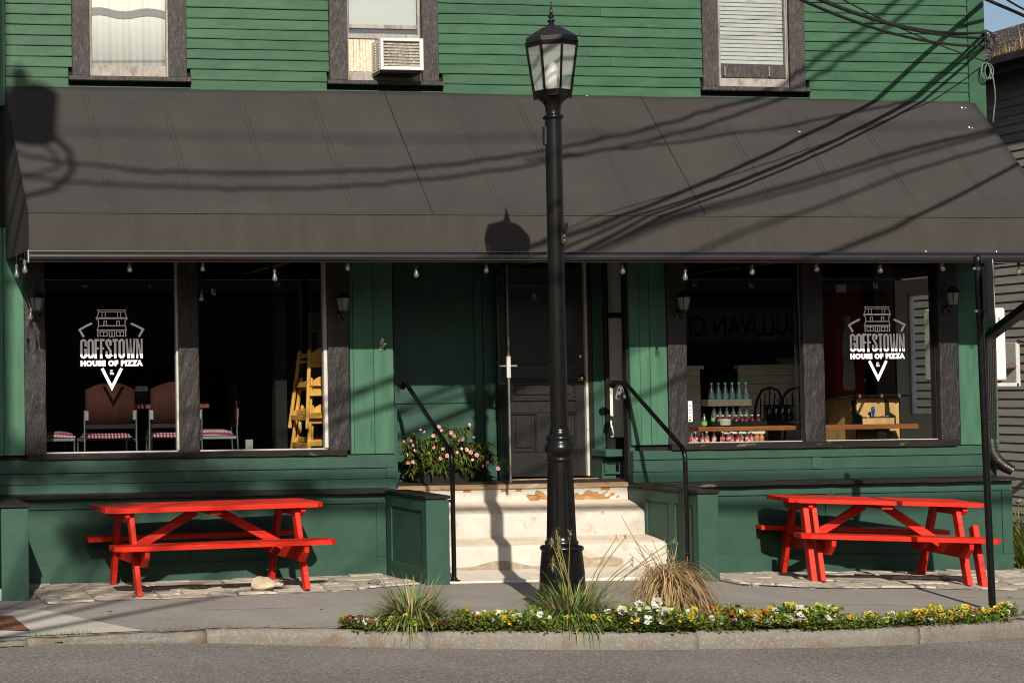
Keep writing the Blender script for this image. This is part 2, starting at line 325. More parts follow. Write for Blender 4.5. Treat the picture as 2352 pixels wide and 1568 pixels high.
# stone strip in front of the wall: bedding plus separate split stones
def stone_strip(x0, x1, yf, yb):
    n = int((x1-x0)/.25)
    base = grid([x0+(x1-x0)*i/n for i in range(n+1)], [lambda x, t=t: yf(x)+(yb-yf(x))*t for t in (0, .25, .5, .75, 1)], lambda x, y: ground_z(x, y)+.005, 'stone_strip', SAND)
    y = 0; rows = [0, .2, .36, .55, .74, .9, 1.0]
    for r0, r1 in zip(rows, rows[1:]):
        x = x0-R_(0, .15)
        while x < x1-.05:
            w = R_(.16, .62); xa, xb = max(x, x0)+.006, min(x+w, x1)-.008; x += w
            if xb-xa < .08 or random.random() < .07: continue
            nn = 4; top = []; P_ = []
            for i in range(nn+1):
                xx = xa+(xb-xa)*i/nn; d = yb-yf(xx); P_.append((xx, yf(xx)+d*r0+R_(-.01, .035)))
            for i in range(nn, -1, -1):
                xx = xa+(xb-xa)*i/nn; d = yb-yf(xx); P_.append((xx, yf(xx)+d*r1-R_(-.01, .035)))
            mb = MB(); h = R_(.004, .022); k = len(P_); cxm = sum(p[0] for p in P_)/k; cym = sum(p[1] for p in P_)/k
            tilt = R_(-.05, .05), R_(-.04, .10)
            vs = [(px, py, ground_z(px, py)-.01) for px, py in P_]
            vs += [(px+(cxm-px)*.06, py+(cym-py)*.10, ground_z(px, py)+h+tilt[0]*(px-cxm)*.5+tilt[1]*(py-cym)+R_(-.005, .005)) for px, py in P_]
            vs.append((cxm, cym, ground_z(cxm, cym)+h+R_(0, .008)))
            fs = [(i, (i+1) % k, k+(i+1) % k, k+i) for i in range(k)]+[(k+i, k+(i+1) % k, 2*k) for i in range(k)]
            mb.add(vs, fs); obj('stone', mb, STONE, base)
    return base
stone_strip(2.2, 5.52, lambda x: -1.62+.10*(x-2.2)+.04*math.sin(x*5), -.19)
stone_strip(8.27, 13.0, lambda x: -1.62-.03*(x-8.2)+.05*math.sin(x*4), -.19)

# ------------------------------------------------------------------ the shop building
bld = thing('shop_building', 'green clapboard building with a black framed shopfront and recessed door', 'building', (6.9, .5, 0))
def part(name, mb, m, label=None, parent=None, kind=None): return obj(name, mb, m, parent or bld, label, kind=kind)
def bx(name, m, x0, x1, y0, y1, z0, z1, c=.004, parent=None, label=None):
    return part(name, MB().box(x0, x1, y0, y1, z0, z1, c), m, label, parent)
XL, XR = 2.1103, 11.8696
# structural shell behind the visible boards (with the window openings left open)
ZS, ZH, FL = 1.055, 2.95, .725
GL0, GL1 = 2.4591, 5.0932
GR0, GR1 = 8.6616, 11.2763
RC0, RC1 = 5.736, 8.0768
sh = MB()
def hole_wall(mb, x0, x1, z0, z1, y0, y1, holes):
    xs = sorted({x0, x1}|{h[0] for h in holes}|{h[1] for h in holes}); zs = sorted({z0, z1}|{h[2] for h in holes}|{h[3] for h in holes})
    for xa, xb in zip(xs, xs[1:]):
        for za, zb in zip(zs, zs[1:]):
            if not any(h[0] <= xa+1e-5 and xb-1e-5 <= h[1] and h[2] <= za+1e-5 and zb-1e-5 <= h[3] for h in holes):
                mb.box(xa, xb, y0, y1, za, zb, 0.0001)
UP = [(2.8963, 3.6228), (5.3376, 6.0552), (9.041, 9.7764)]
UZ = (4.5734, 4.5623, 4.558)
UTOP = 6.05
SX0, SX1 = 1.0, 11.9118-.03
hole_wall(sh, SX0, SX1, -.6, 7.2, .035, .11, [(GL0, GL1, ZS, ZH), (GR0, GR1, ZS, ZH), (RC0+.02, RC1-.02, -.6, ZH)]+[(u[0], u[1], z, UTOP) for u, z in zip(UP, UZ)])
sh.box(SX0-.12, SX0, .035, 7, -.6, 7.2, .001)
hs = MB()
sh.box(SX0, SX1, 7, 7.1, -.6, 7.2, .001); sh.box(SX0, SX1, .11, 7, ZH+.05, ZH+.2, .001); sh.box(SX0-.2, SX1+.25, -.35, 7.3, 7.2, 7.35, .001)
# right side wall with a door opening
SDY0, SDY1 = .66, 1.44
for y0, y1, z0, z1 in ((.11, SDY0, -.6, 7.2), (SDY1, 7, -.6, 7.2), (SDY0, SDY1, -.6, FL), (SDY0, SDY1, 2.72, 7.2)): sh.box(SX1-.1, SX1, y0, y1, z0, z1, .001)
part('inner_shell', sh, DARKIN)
bx('dining_floor', FLOORIN, SX0, 8.1, .11, 7, FL-.12, FL, .001)
bx('pale_bounce_floor', mat('pale_floor_reflector', (.9, .86, .78), .5, .08, 3, orand=0), 8.1, SX1-.1, .11, 7, FL-.12, FL, .001)  # floor made pale here only to bounce sunlight onto the half wall

# upper storey clapboards: a course every 92 mm, cut round the three windows
cas = [(2.7328, 3.7983, 2.6987, 3.8341), (5.1558, 6.2192, 5.1327, 6.2604), (8.88, 9.9446, 8.8574, 9.9862)]
silz = [(4.4404, 4.4843), (4.4433, 4.4841), (4.4415, 4.4858)]
ref = 4.471; EXP = (5.0417-4.471)/6.0
UX0, UX1 = XL+.012, 11.6857
def clap(xa, xb, z0, z1, parent=bld, m=GREEN_UP, y=0., name='clapboard'):
    n = max(2, int((xb-xa)/.35)); mb = MB(); top = min(z1, z0+EXP+.02)
    prof = [(y+.034, z0+.004), (y-.017, z0), (y-.018, z0+.006), (y-.003, top), (y+.034, top)]
    jit = [R_(-.0035, .0035) for _ in range(n+1)]; jy = [R_(-.003, .002) for _ in range(n+1)]
    for i in range(n+1):
        x = xa+(xb-xa)*i/n
        for k, (py, pz) in enumerate(prof): mb.v.append((x, py+(jy[i] if k in (1, 2) else 0), pz+(jit[i] if k in (0, 1, 2) else 0)))
    for i in range(n):
        for k in range(5): mb.f.append((i*5+k, (i+1)*5+k, (i+1)*5+(k+1) % 5, i*5+(k+1) % 5)); mb.sm.append(False)
    mb.f += [(0, 1, 2, 3, 4), tuple(range(n*5, n*5+5))]; mb.sm += [False, False]
    return obj(name, mb, m, parent)
for c in range(-2, 22):
    z0 = ref+c*EXP
    segs = [(UX0, UX1)]
    for (a, b, sa, sb), (s0, s1) in zip(cas, silz):
        lo, hi = (a, b) if z0 > s1-.012 else (sa, sb)
        if z0+EXP < s0+.005 or z0 > UTOP+.2: continue
        nx = []
        for p, q in segs:
            if hi <= p or lo >= q: nx.append((p, q)); continue
            if lo-p > .03: nx.append((p, lo-.002))
            if q-hi > .03: nx.append((hi+.002, q))
        segs = nx
    for p, q in segs:
        x = p
        while q-x > .01:
            e = q if (q-x < 2.6 or random.random() < .45) else x+R_(.9, (q-x)-.8)
            clap(x+.001, e-.001, z0+R_(-.002, .002), 9); x = e
bx('corner_board', GREEN_UP, UX1+.004, XR, -.028, .034, 4.2, 7.2, .005)
bx('corner_board', GREEN_UP, XL-.22, XL+.008, -.028, .034, 4.2, 7.2, .005)
bx('frieze_board', GREEN_UP, XL+.012, UX1, -.012, .034, ref-2*EXP-.35, ref-2*EXP-.004, .003)

# upstairs windows
def upwin(i, name_label, glass_bot, gx0, gx1, sashw):
    a, b, sa, sb = cas[i]; s0, s1 = silz[i]; u0, u1 = UP[i]
    w = part('upstairs_window', MB().box(a, u0-.004, -.034, .034, s1, UTOP+.12, .006).box(u1+.004, b, -.034, .034, s1, UTOP+.12, .006).box(a, b, -.036, .034, UTOP+.12, UTOP+.25, .006), CASING, name_label)
    part('sill', MB().box(sa, sb, -.056, .034, s0, s1-.001, .006), CASING, parent=w)
    f = MB()
    zt = UTOP
    f.box(u0, gx0, .0, .035, s1+.002, zt, .004).box(gx1, u1, .0, .035, s1+.002, zt, .004).box(gx0, gx1, .002, .035, s1+.002, glass_bot, .005)
    f.box(u0+.012, gx0-.018, -.014, .0, s1+.002, zt, .003).box(gx1+.018, u1-.012, -.014, .0, s1+.002, zt, .003)
    part('sash', f, SASH, parent=w)
    part('pane', MB().box(gx0-.005, gx1+.005, .016, .02, glass_bot-.005, zt, .0005), GLASS_UP, parent=w)
    return w
w1 = upwin(0, 'upstairs window with a white curtain', 4.5889, 2.9195, 3.6103, .05)
w2 = upwin(1, 'upstairs window with the air conditioner', 4.57, 5.3561, 6.0276, .05)
w3 = upwin(2, 'upstairs window with a slatted blind', 4.5722, 9.078, 9.7552, .05)
# window 2 rails
part('meeting_rail', MB().box(5.3516, 6.0225, -.006, .03, 4.9764, 5.0153, .004), SASH, parent=w2)
part('lower_sash_rail', MB().box(5.3373, 6.0292, .0, .034, 4.882, 4.9271, .004), SASH, parent=w2)
# window 3: blind slats, dark sash with two lifts
zb = 4.7451; n = 17
for k in range(22):
    z = zb+k*.040
    if z > UTOP: break
    part('blind_slat', MB().bar((9.1001+.003, .062, z), (9.779+.002, .062, z-.004), .045, .0022, .0005, up=(0, -.96, .28)), WHITE, parent=w3)
part('bottom_rail', MB().box(9.0579, 9.7525, .004, .02, 4.5792, 4.702, .003), CASING, parent=w3)
for x in (1666, 1768):
    part('sash_lift', MB().box(9.1116-.007 if x == 1666 else 9.5734-.007, 9.1116+.007 if x == 1666 else 9.5734+.007, -.018, .004, 4.5882, 4.6898, .004), ALU, parent=w3)
# curtain folds behind the left pane
cu = MB(); n = 80
x0, x1 = 2.9186, 3.6314
for i in range(n+1):
    x = x0+(x1-x0)*i/n; y = .070+.004*math.sin(i*.33)+.0025*math.sin(i*.9+1)
    zt = 4.99+.0*i
    cu.v += [(x, y, 4.5921-.05), (x, y*1.0, UTOP)]
for i in range(n): cu.f.append((i*2, i*2+2, i*2+3, i*2+1)); cu.sm.append(True)
CURT = mat('white_voile_curtain', (1.05, 1.02, .96), .9, .04, 3, orand=0)
curt = obj('curtain', cu, CURT, None, 'white curtain hanging inside the leftmost upstairs window', 'curtain')
cm = curt.modifiers.new('thick', 'SOLIDIFY'); cm.thickness = .003
tie = MB()
for i in range(n+1):
    x = x0+(x1-x0)*i/n; y = .058+.004*math.sin(i*.33)+.002*math.sin(i*.9+1); s = math.sin((i/n)*9.5+.6)*.016
    tie.v += [(x, y, 5.0469+s), (x, y, 5.1154+s)]
for i in range(n): tie.f.append((i*2, i*2+2, i*2+3, i*2+1)); tie.sm.append(True)
obj('gathered_band', tie, mat('curtain_band', (.20, .20, .18), .8, .1, 5, orand=0), curt)
# dark plates behind the upstairs rooms
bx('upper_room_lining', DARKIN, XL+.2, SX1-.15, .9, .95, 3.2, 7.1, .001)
# air conditioner and its side panel
ac = thing('air_conditioner', 'white window air conditioner jutting from the middle upstairs window', 'air conditioner', (5.7995,-0.15,4.5706))
ax0, ax1 = 5.5729, 5.9857; az0, az1 = 4.5464, 4.8414
ACW = mat('air_conditioner_enamel', (.72, .69, .65), .45, .05, 6, orand=0)
mb = MB(); b_ = .028
mb.box(ax0, ax0+b_, -.26, .03, az0, az1, .004).box(ax1-b_*1.3, ax1, -.26, .03, az0, az1, .004).box(ax0+b_, ax1-b_*1.3, -.26, .03, az1-b_, az1, .004).box(ax0+b_, ax1-b_*1.3, -.26, .03, az0, az0+b_*1.2, .004)
obj('housing', mb, ACW, ac)
obj('condenser_core', MB().box(ax0+b_, ax1-b_*1.3, -.235, .0, az0+b_, az1-b_, .002), mat('dirty_fins', (.30, .27, .23), .7, .45, 60, (1, 1, 1), .8, 170, metal=.3, c2=(.62, .58, .52), t=(.55, .62), sc2=55, orand=0), ac)
for k in range(9):
    z = az0+b_*1.6+(az1-az0-b_*2.6)*k/8
    obj('grille_bar', MB().box(ax0+b_, ax1-b_*1.3, -.247, -.238, z-.0013, z+.0013, .0005), ACW, ac)
for k in range(11):
    z = az0+.03+(az1-az0-.07)*k/10
    for j in range(2): obj('side_louver', MB().box(ax0-.004, ax0+.004, -.22+j*.1, -.15+j*.1, z-.005, z+.005, .001), ACW, ac)
obj('drip_tray', MB().box(ax0+.005, ax1-.005, -.22, .02, az0-.022, az0-.002, .004), BLKPL, ac)
pn = thing('filler_panel', 'tan accordion filler panel beside the air conditioner', 'panel', (5.465,0,4.7139))
TAN = mat('mottled_tan_panel', (.66, .52, .38), .6, .15, 12, c2=(.80, .72, .60), t=(.5, .6), sc2=30, orand=.04)  # tan card mottled with a paler tan
px0, px1 = 5.34, 5.6106
for k in range(9):
    xa = px0+(px1-px0)*k/9
    obj('pleat', MB().box(xa+.001, xa+(px1-px0)/9-.001, .000+(k % 2)*.004, .012+(k % 2)*.004, 4.5708, 4.8735, .002), TAN, pn)

rs = obj('roller_shade', MB().box(5.3768, 6.0417, .055, .058, 4.9516, UTOP, .0005), mat('pale_roller_shade', (.62, .63, .60), .85, .04, 3, orand=0), None, 'pale roller shade behind the middle upstairs pane', 'shade')
obj('hem_bar', MB().box(5.3768, 6.0417, .050, .062, 4.9475-.012, 4.9475, .003), SASH, rs)


# ------------------------------------------------------------------ shopfront: planks, posts, windows
ZTOP = 3.1
def plank(xa, xb, z0=1.0, z1=ZTOP, y=0., m=GREEN_PL, name='plank'):
    return bx(name, m, xa+.0015, xb-.0015, y+R_(-.002, .002), y+.034, z0, z1, .004)
zp = 1.0489
for a, b in ((1.4596, 1.8116), (1.8116, 2.0831), (2.0831, 2.2727-.001)): plank(a, b, zp)
zq = 1.012
pk = [5.3148, 5.3483, 5.5457, RC0]
for a, b in zip(pk, pk[1:]): plank(a, b, zq)
zr = 1.0525
pk = [RC1, 8.1829, 8.2845, 8.4617]
for a, b in zip(pk, pk[1:]): plank(a, b, zr)
zs_ = 1.0063
pk = [11.5099, 11.7867, 11.9232]
for a, b in zip(pk, pk[1:]): plank(a, b, zs_)
def timber(xa, xb, z0, z1, y0, y1, name='post', parent=None):
    mb = MB(); nz = 14; W_ = xb-xa
    cols = [(0, 1, 0), (0, 0, .004), (.012/W_, 0, 0), (.35, 0, 0), (.65, 0, 0), (1-.012/W_, 0, 0), (1, 0, .004), (1, 1, 0)]
    for i in range(nz+1):
        z = z0+(z1-z0)*i/nz
        for u, back, ch in cols: mb.v.append((xa+W_*u+(R_(-.0025, .0025) if u in (0, 1) and not back else 0), y1 if back else y0+ch+R_(-.003, .003), z))
    k = len(cols)
    for i in range(nz):
        for j in range(k-1): mb.f.append((i*k+j, i*k+j+1, (i+1)*k+j+1, (i+1)*k+j)); mb.sm.append(False)
    mb.f += [tuple(range(k)), tuple(range(nz*k, nz*k+k))]; mb.sm += [False, False]
    return part(name, mb, BLACKW, parent=parent)
PB = 1.0528
timber(2.2686, 2.4586, PB, ZTOP, -.034, .03)
timber(3.6902, 3.8731, PB, ZTOP, -.034, .03)
timber(5.1006, 5.3009, PB, ZTOP, -.034, .03)
PB2 = 1.0581
timber(8.4506, 8.6414, PB2, ZTOP, -.034, .03)
timber(9.8494, 10.054, PB2, ZTOP, -.034, .03)
timber(11.2836, 11.4888, PB2, ZTOP, -.034, .03)
bx('window_header', BLACKW, 2.2727, 5.3106, -.012, .034, 2.93, ZTOP+.1)
bx('window_header', BLACKW, 8.4661, 11.5099, -.012, .034, 2.93, ZTOP+.1)
# sills: a long black timber under each pair of windows
def long_timber(name, xa, xb, y0, y1, z0, z1, m=BLACKL, dzr=0.):
    mb = MB(); n = int((xb-xa)/.16)
    for i in range(n+1):
        x = xa+(xb-xa)*i/n; jz = R_(-.003, .003); jy = R_(-.004, .004)
        mb.v += [(x, y1, z0), (x, y0+jy, z0+jz), (x, y0+jy-.002, z1-.008+jz), (x, y0+.010+jy, z1-.001+jz), (x, y1, z1+.006)]
    for i in range(n):
        for k in range(5): mb.f.append((i*5+k, (i+1)*5+k, (i+1)*5+(k+1) % 5, i*5+(k+1) % 5)); mb.sm.append(False)
    mb.f += [(0, 1, 2, 3, 4), tuple(range(n*5, n*5+5))]; mb.sm += [False, False]
    return part(name, mb, m)
long_timber('window_sill', 2.2778, 5.2565, -.062, .04, 1.008, PB+.003)
long_timber('window_sill', 8.4586, 11.4347, -.062, .04, 1.003, PB2+.003)

def shop_window(x0, x1, label):
    w = part('shop_window', MB().box(x1-.036, x1, .012, .070, ZS+.018, ZH, .003), WHITE, label)
    part('side_bead', MB().box(x0-.02, x0, .036, .075, ZS-.02, ZH, .002), BLACKW, parent=w)
    part('bottom_bead', MB().box(x0, x1, .030, .072, ZS-.012, ZS+.017, .004), WHITE, parent=w)
    part('pane', MB().box(x0, x1-.036, .050, .056, ZS+.017, ZH, .0004), GLASS, parent=w)
    return w
wa = shop_window(GL0+.004, 3.7082, 'shop window at far left with white lettering')
wb = shop_window(3.892, GL1+.012, 'shop window with wooden highchairs behind it')
wc = shop_window(GR0+.004, 9.8975, 'shop window with bottles behind it')
wd = shop_window(10.1032, 11.3435, 'shop window at right with white lettering')

# white vinyl lettering and house emblem on the outermost panes
def stroke(mb, pts, w, closed=False):
    n = len(pts); P_ = [Vector(p) for p in pts]; Lf, Rt = [], []
    for i in range(n):
        a = P_[i-1] if (i > 0 or closed) else None; b = P_[(i+1) % n] if (i < n-1 or closed) else None
        d1 = (P_[i]-a).normalized() if a is not None else None; d2 = (b-P_[i]).normalized() if b is not None else None
        if d1 is None: d1 = d2
        if d2 is None: d2 = d1
        n1 = Vector((-d1.y, d1.x)); n2 = Vector((-d2.y, d2.x)); m_ = (n1+n2)
        m_ = m_.normalized() if m_.length > 1e-6 else n1; k = w/2/max(.35, m_.dot(n1))
        Lf.append(P_[i]+m_*k); Rt.append(P_[i]-m_*k)
    o = len(mb.v); mb.v += [(p.x, 0, p.y) for p in Lf]+[(p.x, 0, p.y) for p in Rt]
    for i in range(n if closed else n-1):
        j = (i+1) % n; mb.f.append((o+i, o+j, o+n+j, o+n+i)); mb.sm.append(False)
def polyf(mb, pts):
    o = len(mb.v); mb.v += [(p[0], 0, p[1]) for p in pts]; mb.f.append(tuple(range(o, o+len(pts)))); mb.sm.append(False)
def arc(cx, cy, rx_, ry_, a0, a1, n=8): return [(cx+rx_*math.cos(math.radians(a0+(a1-a0)*i/n)), cy+ry_*math.sin(math.radians(a0+(a1-a0)*i/n))) for i in range(n+1)]
def emblem():
    m = MB()
    st = lambda pts, w=12, cl=False: stroke(m, [(x, -y) for x, y in pts], w, cl)
    # roof storey
    st([(553,157), (1000,157)], 14); st([(578,186), (990,186)], 10)
    st([(556,157), (576,186), (545,275)], 12); st([(997,157), (986,186), (1010,275)], 12)
    for x in (626, 676, 870, 918): st([(x,190), (x,270)], 11)
    st([(527,284), (1027,284)], 26)
    st([(530,284), (572,335), (570,402), (548,470)], 14); st([(1022,284), (984,335), (986,402), (1006,470)], 14)
    for x in (650, 850): st([(x+5,398), (x+5,331), (x+46,331), (x+46,398)], 12)
    st([(562,402), (996,402)], 14); st([(542,472), (1010,472)], 18)
    st([(557,480), (557,578)], 16); st([(992,480), (992,578)], 16)
    for x in (585, 843):
        st([(x+7,498), (x+118,498), (x+118,565), (x+7,565)], 11, True); st([(x+63,500), (x+63,562)], 12)
    st([(736,484), (736,572), (820,572), (820,484)], 13); st([(778,484), (778,568)], 14)
    st([(468,364), (375,405), (272,464), (337,576)], 32); st([(1074,368), (1165,408), (1268,462), (1200,576)], 32)
    # GOFFSTOWN, tall condensed capitals
    y0, y1 = 609, 915; s = 36; h = s/2
    def O(x0, x1):
        r = (x1-x0)/2-h; c = (x0+x1)/2
        st(arc(c, y0+h+r, r, r, 180, 360, 8)+arc(c, y1-h-r, r, r, 0, 180, 8), s, True)
    def Fl(x0, x1):
        st([(x0+h,y0), (x0+h,y1)], s); st([(x0+s-1,y0+h), (x1,y0+h)], s-2); st([(x0+s-1,y0+148), (x1-8,y0+148)], s-2)
    r = 34
    st([(383-h,728)]+[(383-h,y0+h+r)]+arc(332, y0+h+r, r, r, 0, -180, 8)+arc(332, y1-h-r, r, r, 180, 0, 8)+[(383-h,y1-60), (383-h,780), (338,780)], s-2)
    O(392, 495); Fl(502, 578); Fl(588, 662)
    st([(771-h,712), (771-h,y0+h+r)]+arc(722, y0+h+r, 31, r, 0, -180, 8)+[(691,690), (753,800)]+[(753,y1-h-r)]+arc(722, y1-h-r, 31, r, 0, 180, 8)+[(690,800)], s)
    st([(786,y0+h), (866,y0+h)], s-2); st([(826,y0+s-1), (826,y1)], s)
    O(877, 978)
    st([(1006,y0), (1030,y1)], 30); st([(1066,y0+90), (1046,y1)], 18); st([(1070,y0+90), (1090,y1)], 18); st([(1130,y0), (1106,y1)], 30); st([(1068,y0), (1068,y0+92)], 24)
    st([(1170,y0), (1170,y1)], 28); st([(1242,y0), (1242,y1)], 28); st([(1180,y0+6), (1232,y1-6)], 26)
    # the chevron below
    st([(618,1072), (768,1372), (922,1072)], 46)
    return m
def text_mesh(body, offset=.0, sp=1.):
    c = bpy.data.curves.new('lettering', 'FONT'); c.body = body; c.offset = offset; c.resolution_u = 3; c.space_character = sp
    o = bpy.data.objects.new('lettering', c); COL.objects.link(o); dg = bpy.context.evaluated_depsgraph_get()
    me = bpy.data.meshes.new_from_object(o.evaluated_get(dg)); bpy.data.objects.remove(o)
    vs = [v.co.copy() for v in me.vertices]; fs = [tuple(p.vertices) for p in me.polygons]; bpy.data.meshes.remove(me)
    return vs, fs
def add_text(mb, body, x0, x1, zb, zt, offset=0., y=0., sp=1.):
    vs, fs = text_mesh(body, offset, sp)
    a, b = min(v.x for v in vs), max(v.x for v in vs); c, d = min(v.y for v in vs), max(v.y for v in vs)
    mb.add([(x0+(v.x-a)/(b-a)*(x1-x0), y, zb+(v.y-c)/(d-c)*(zt-zb)) for v in vs], fs)
EMB = emblem()
add_text(EMB, 'HOUSE OF PIZZA', 284, 1256, -1038, -944, .075, sp=1.16)
add_text(EMB, 'EST', 744, 790, -1127, -1097, .0); add_text(EMB, '2020', 738, 803, -1168, -1137, .0)
def decal(win, xl, xr, zt, zb):
    mb = MB(); y = .0475
    for (x, _, z) in EMB.v: mb.v.append((xl+(x-284)/(1256-284)*(xr-xl), y, zt+(-z-150)/(1397-150)*(zb-zt)))
    n = len(mb.v); mb.f = [f for f in EMB.f]; mb.sm = [False]*len(mb.f)
    o = part('window_lettering', mb, VINYL, 'white house emblem above GOFFSTOWN HOUSE OF PIZZA and a chevron', win)
    md = o.modifiers.new('film', 'SOLIDIFY'); md.thickness = .0006; md.offset = 0
    return o
decal(wa, 2.7913, 3.367, 2.3598, 1.6365)
decal(wd, 10.3877, 10.965, 2.3648, 1.6486)

# ------------------------------------------------------------------ apron walls below the windows: sill band, ledge, panelled base
LED = .697
def apron(x0, x1, ztop, zmid, stiles, zb, base_stiles, x0b, x1b, ledx0, ledx1):
    bx('top_board', GREEN, x0, x1, -.036, .03, zmid, ztop-.001, .004)
    zr2 = LED+(zmid-LED)*.46
    xs = [x0]
    bx('apron_board', GREEN, x0, x1, -.021, .03, zr2+.0015, zmid-.002, .003); bx('apron_board', GREEN, x0, x1, -.023, .03, LED-.03, zr2-.0015, .003)
    for a, b in stiles: bx('stile', GREEN, a, b, -.0335, -.019, zr2+.004, zmid-.002, .002)
    long_timber('ledge', ledx0, ledx1, -.262, -.0, LED-.034, LED)
    bx('base_rail', GREEN, x0b, x1b, -.196, .03, LED-.128, LED-.036, .004)
    bx('base_panel', GREEN, x0b, x1b, -.181, .03, -.3, LED-.130, .002)
    segs = [x0b]+[v for ab in base_stiles for v in ab]+[x1b]
    for a, b in base_stiles: bx('base_stile', GREEN, a, b, -.1945, -.179, zb(a)+.170, LED-.1295, .002)
    n = 3
    for i in range(n):
        a, b = x0b+(x1b-x0b)*i/n, x0b+(x1b-x0b)*(i+1)/n
        mb = MB(); mb.prism([(a+.001, -.35), (b-.001, -.35), (b-.001, zb(b)+.168), (a+.001, zb(a)+.168)], 'y', -.196, -.179); part('base_board', mb, GREEN)
gz = lambda x: ground_z(x, -.2)
apron(1.4889, RC0, 1.006, .885, [(3.722, 3.8153), (5.6399, RC0)], gz,
      [(3.7383, 3.8306), (5.4844, 5.5798)], 1.469, 5.5798, 1.4667, 5.6326)
apron(RC1, 11.8679, 1.001, .915, [(RC1, 8.1285), (9.9074, 10.0073)], gz,
      [(9.9413, 10.0331), (11.7945, 11.9015)], 8.7917-.2, 11.9015, RC1-.02, 11.8993)
bx('base_end', GREEN, 11.9015-.03, 11.9015, -.178, 1.2, -.4, LED-.037, .003)

# the two wing walls beside the steps and the one at the far left
def wing(xo, xi, y0, y1, zb, panels_left, panels_right, capl=.012, capr=.012):
    zt = LED-.036
    bx('wing_core', GREEN, xo+.012, xi-.012, y0+.02, y1, zb-.25, zt, .002)
    bx('wing_front', GREEN, xo-.004, xi+.004, y0, y0+.022, zb-.2, zt-.001, .004)
    def side(x, s, divs):
        a, b = y0+.024, y1
        t0, t1 = (x, x+.014) if s < 0 else (x-.014, x)
        bx('wing_rail', GREEN, t0, t1, a, b, zt-.105, zt-.002, .002)
        bx('wing_rail', GREEN, t0, t1, a, b, zb-.2, zb+.13, .002)
        for u0, u1 in divs: bx('wing_stile', GREEN, t0, t1, a+(b-a)*u0, a+(b-a)*u1, zb+.131, zt-.106, .002)
    if panels_left: side(xo, -1, panels_left)
    if panels_right: side(xi, 1, panels_right)
    bx('wing_cap', BLACKL, xo-capl, xi+capr, y0-.018, y1 if y1 > -.3 else y1, LED-.034, LED-.002, .006)
WLo, WLi = 5.5531, 5.7522
WRo, WRi = 8.0491, 8.2336
wing(WLo, WLi, -1.3, -.264, -.065, [(0, .10), (.88, 1)], [(0, .1), (.9, 1)])
wing(WRo, WRi, -1.3, -.264, -.085, [(0, .08), (.40, .52), (.93, 1)], [(0, .1), (.9, 1)])
bx('wing_core', GREEN, WRo+.03, WRi-.01, -.263, .03, -.3, LED-.037, .002)
bx('wing_core', GREEN, WLo+.03, WLi-.01, -.263, .03, -.3, LED-.037, .002)
bx('wing_inner_board', GREEN, WRo+.001, WRo+.028, -.262, .03, -.3, LED-.038, .002)
bx('wing_cap', BLACKL, WRo-.012, WRi+.01, -.2635, -.0, LED-.032, LED-.0005, .004)
FLx0, FLx1 = 1.8862, 2.1073
wing(FLx0, FLx1, -1.3, -.264, -.10, [(0, .1), (.9, 1)], [(0, .1), (.9, 1)])
cw = thing('concrete_plinth', 'pale grey concrete block low at the far left edge beside the green pier', 'plinth', (1.8701,-1.28,-0.0679))
obj('block', MB().box(FLx0-.9, FLx0-.012+.035, -1.26, -.3, -.3, -0.0093, .008), CONC, cw)
bx('left_panel', GREEN, FLx0-.9, FLx0-.016, -1.25, -.2, -0.0093+.001, 0.8333, .004)

# ------------------------------------------------------------------ recess with the doors
YR = .54
RL0 = 5.7291; 
# back wall left of the door: frame and two panels
xj = 6.952
zt_ = FL
bx('recess_panel', GREEN, RL0, 6.746, YR+.012, YR+.05, 1.5613+.002, ZTOP, .002)
bx('recess_panel', GREEN, RL0, 6.746, YR+.014, YR+.05, FL-.02, 1.469-.001, .002)
bx('recess_rail', GREEN, RL0, 6.746, YR, YR+.05, 1.469, 1.5655, .003)
bx('recess_stile', GREEN, 6.746+.001, 6.8301, YR-.002, YR+.05, FL-.02, ZTOP, .003)
bx('recess_stile', GREEN, 6.8301+.001, xj, YR-.018, YR+.05, FL-.02, ZTOP, .003)
bx('recess_side', GREEN, RC0-.12, RC0-.005, .035, YR+.05, FL-.02, ZTOP, .003)
bx('corner_bead', GREEN, RC0-.004, 5.7717, .02, .06, FL-.02, 1.4611, .004)
# inner door
dx0, dx1 = 7.0266, 7.8782; dz0, dz1 = 0.7449, FL+2.06
door = part('front_door', MB().box(dx0+.001, dx1-.001, YR+.045, YR+.075, dz0, dz1, .003), BLKDOOR, 'black panelled wooden door with a glazed upper half')
def dframe(x0, x1, z0, z1, y): return part('door_rail', MB().box(x0, x1, y, YR+.048, z0, z1, .004), BLKDOOR, parent=door)
yd = YR+.03
sw = 7.1156-dx0
zA, zB, zC, zD, zE, zF = 0.9818, 1.3673, 1.4945, 1.6854, 1.8298, dz1-.13
midx0, midx1 = 7.3791, 7.5225
dframe(dx0, dx0+sw, dz0, dz1, yd); dframe(dx1-sw, dx1, dz0, dz1, yd)
dframe(dx0+sw, dx1-sw, dz0, zA, yd+.0006); dframe(dx0+sw, dx1-sw, zB, zC, yd+.0006); dframe(dx0+sw, dx1-sw, zD, zE, yd+.0006); dframe(dx0+sw, dx1-sw, zF, dz1, yd+.0006); dframe(midx0, midx1, zA, zB, yd+.0003)
def moulding(x0, x1, z0, z1, y):
    mb = MB()
    for a, b, c, d in ((x0, x1, z0, z0+.018), (x0, x1, z1-.018, z1), (x0, x0+.018, z0+.018, z1-.018), (x1-.018, x1, z0+.018, z1-.018)): mb.box(a, b, y, YR+.046, c, d, .006)
    part('panel_moulding', mb, BLKDOOR, parent=door)
    part('door_panel', MB().box(x0+.045, x1-.045, y+.004, YR+.0455, z0+.045, z1-.045, .012), BLKDOOR, parent=door)
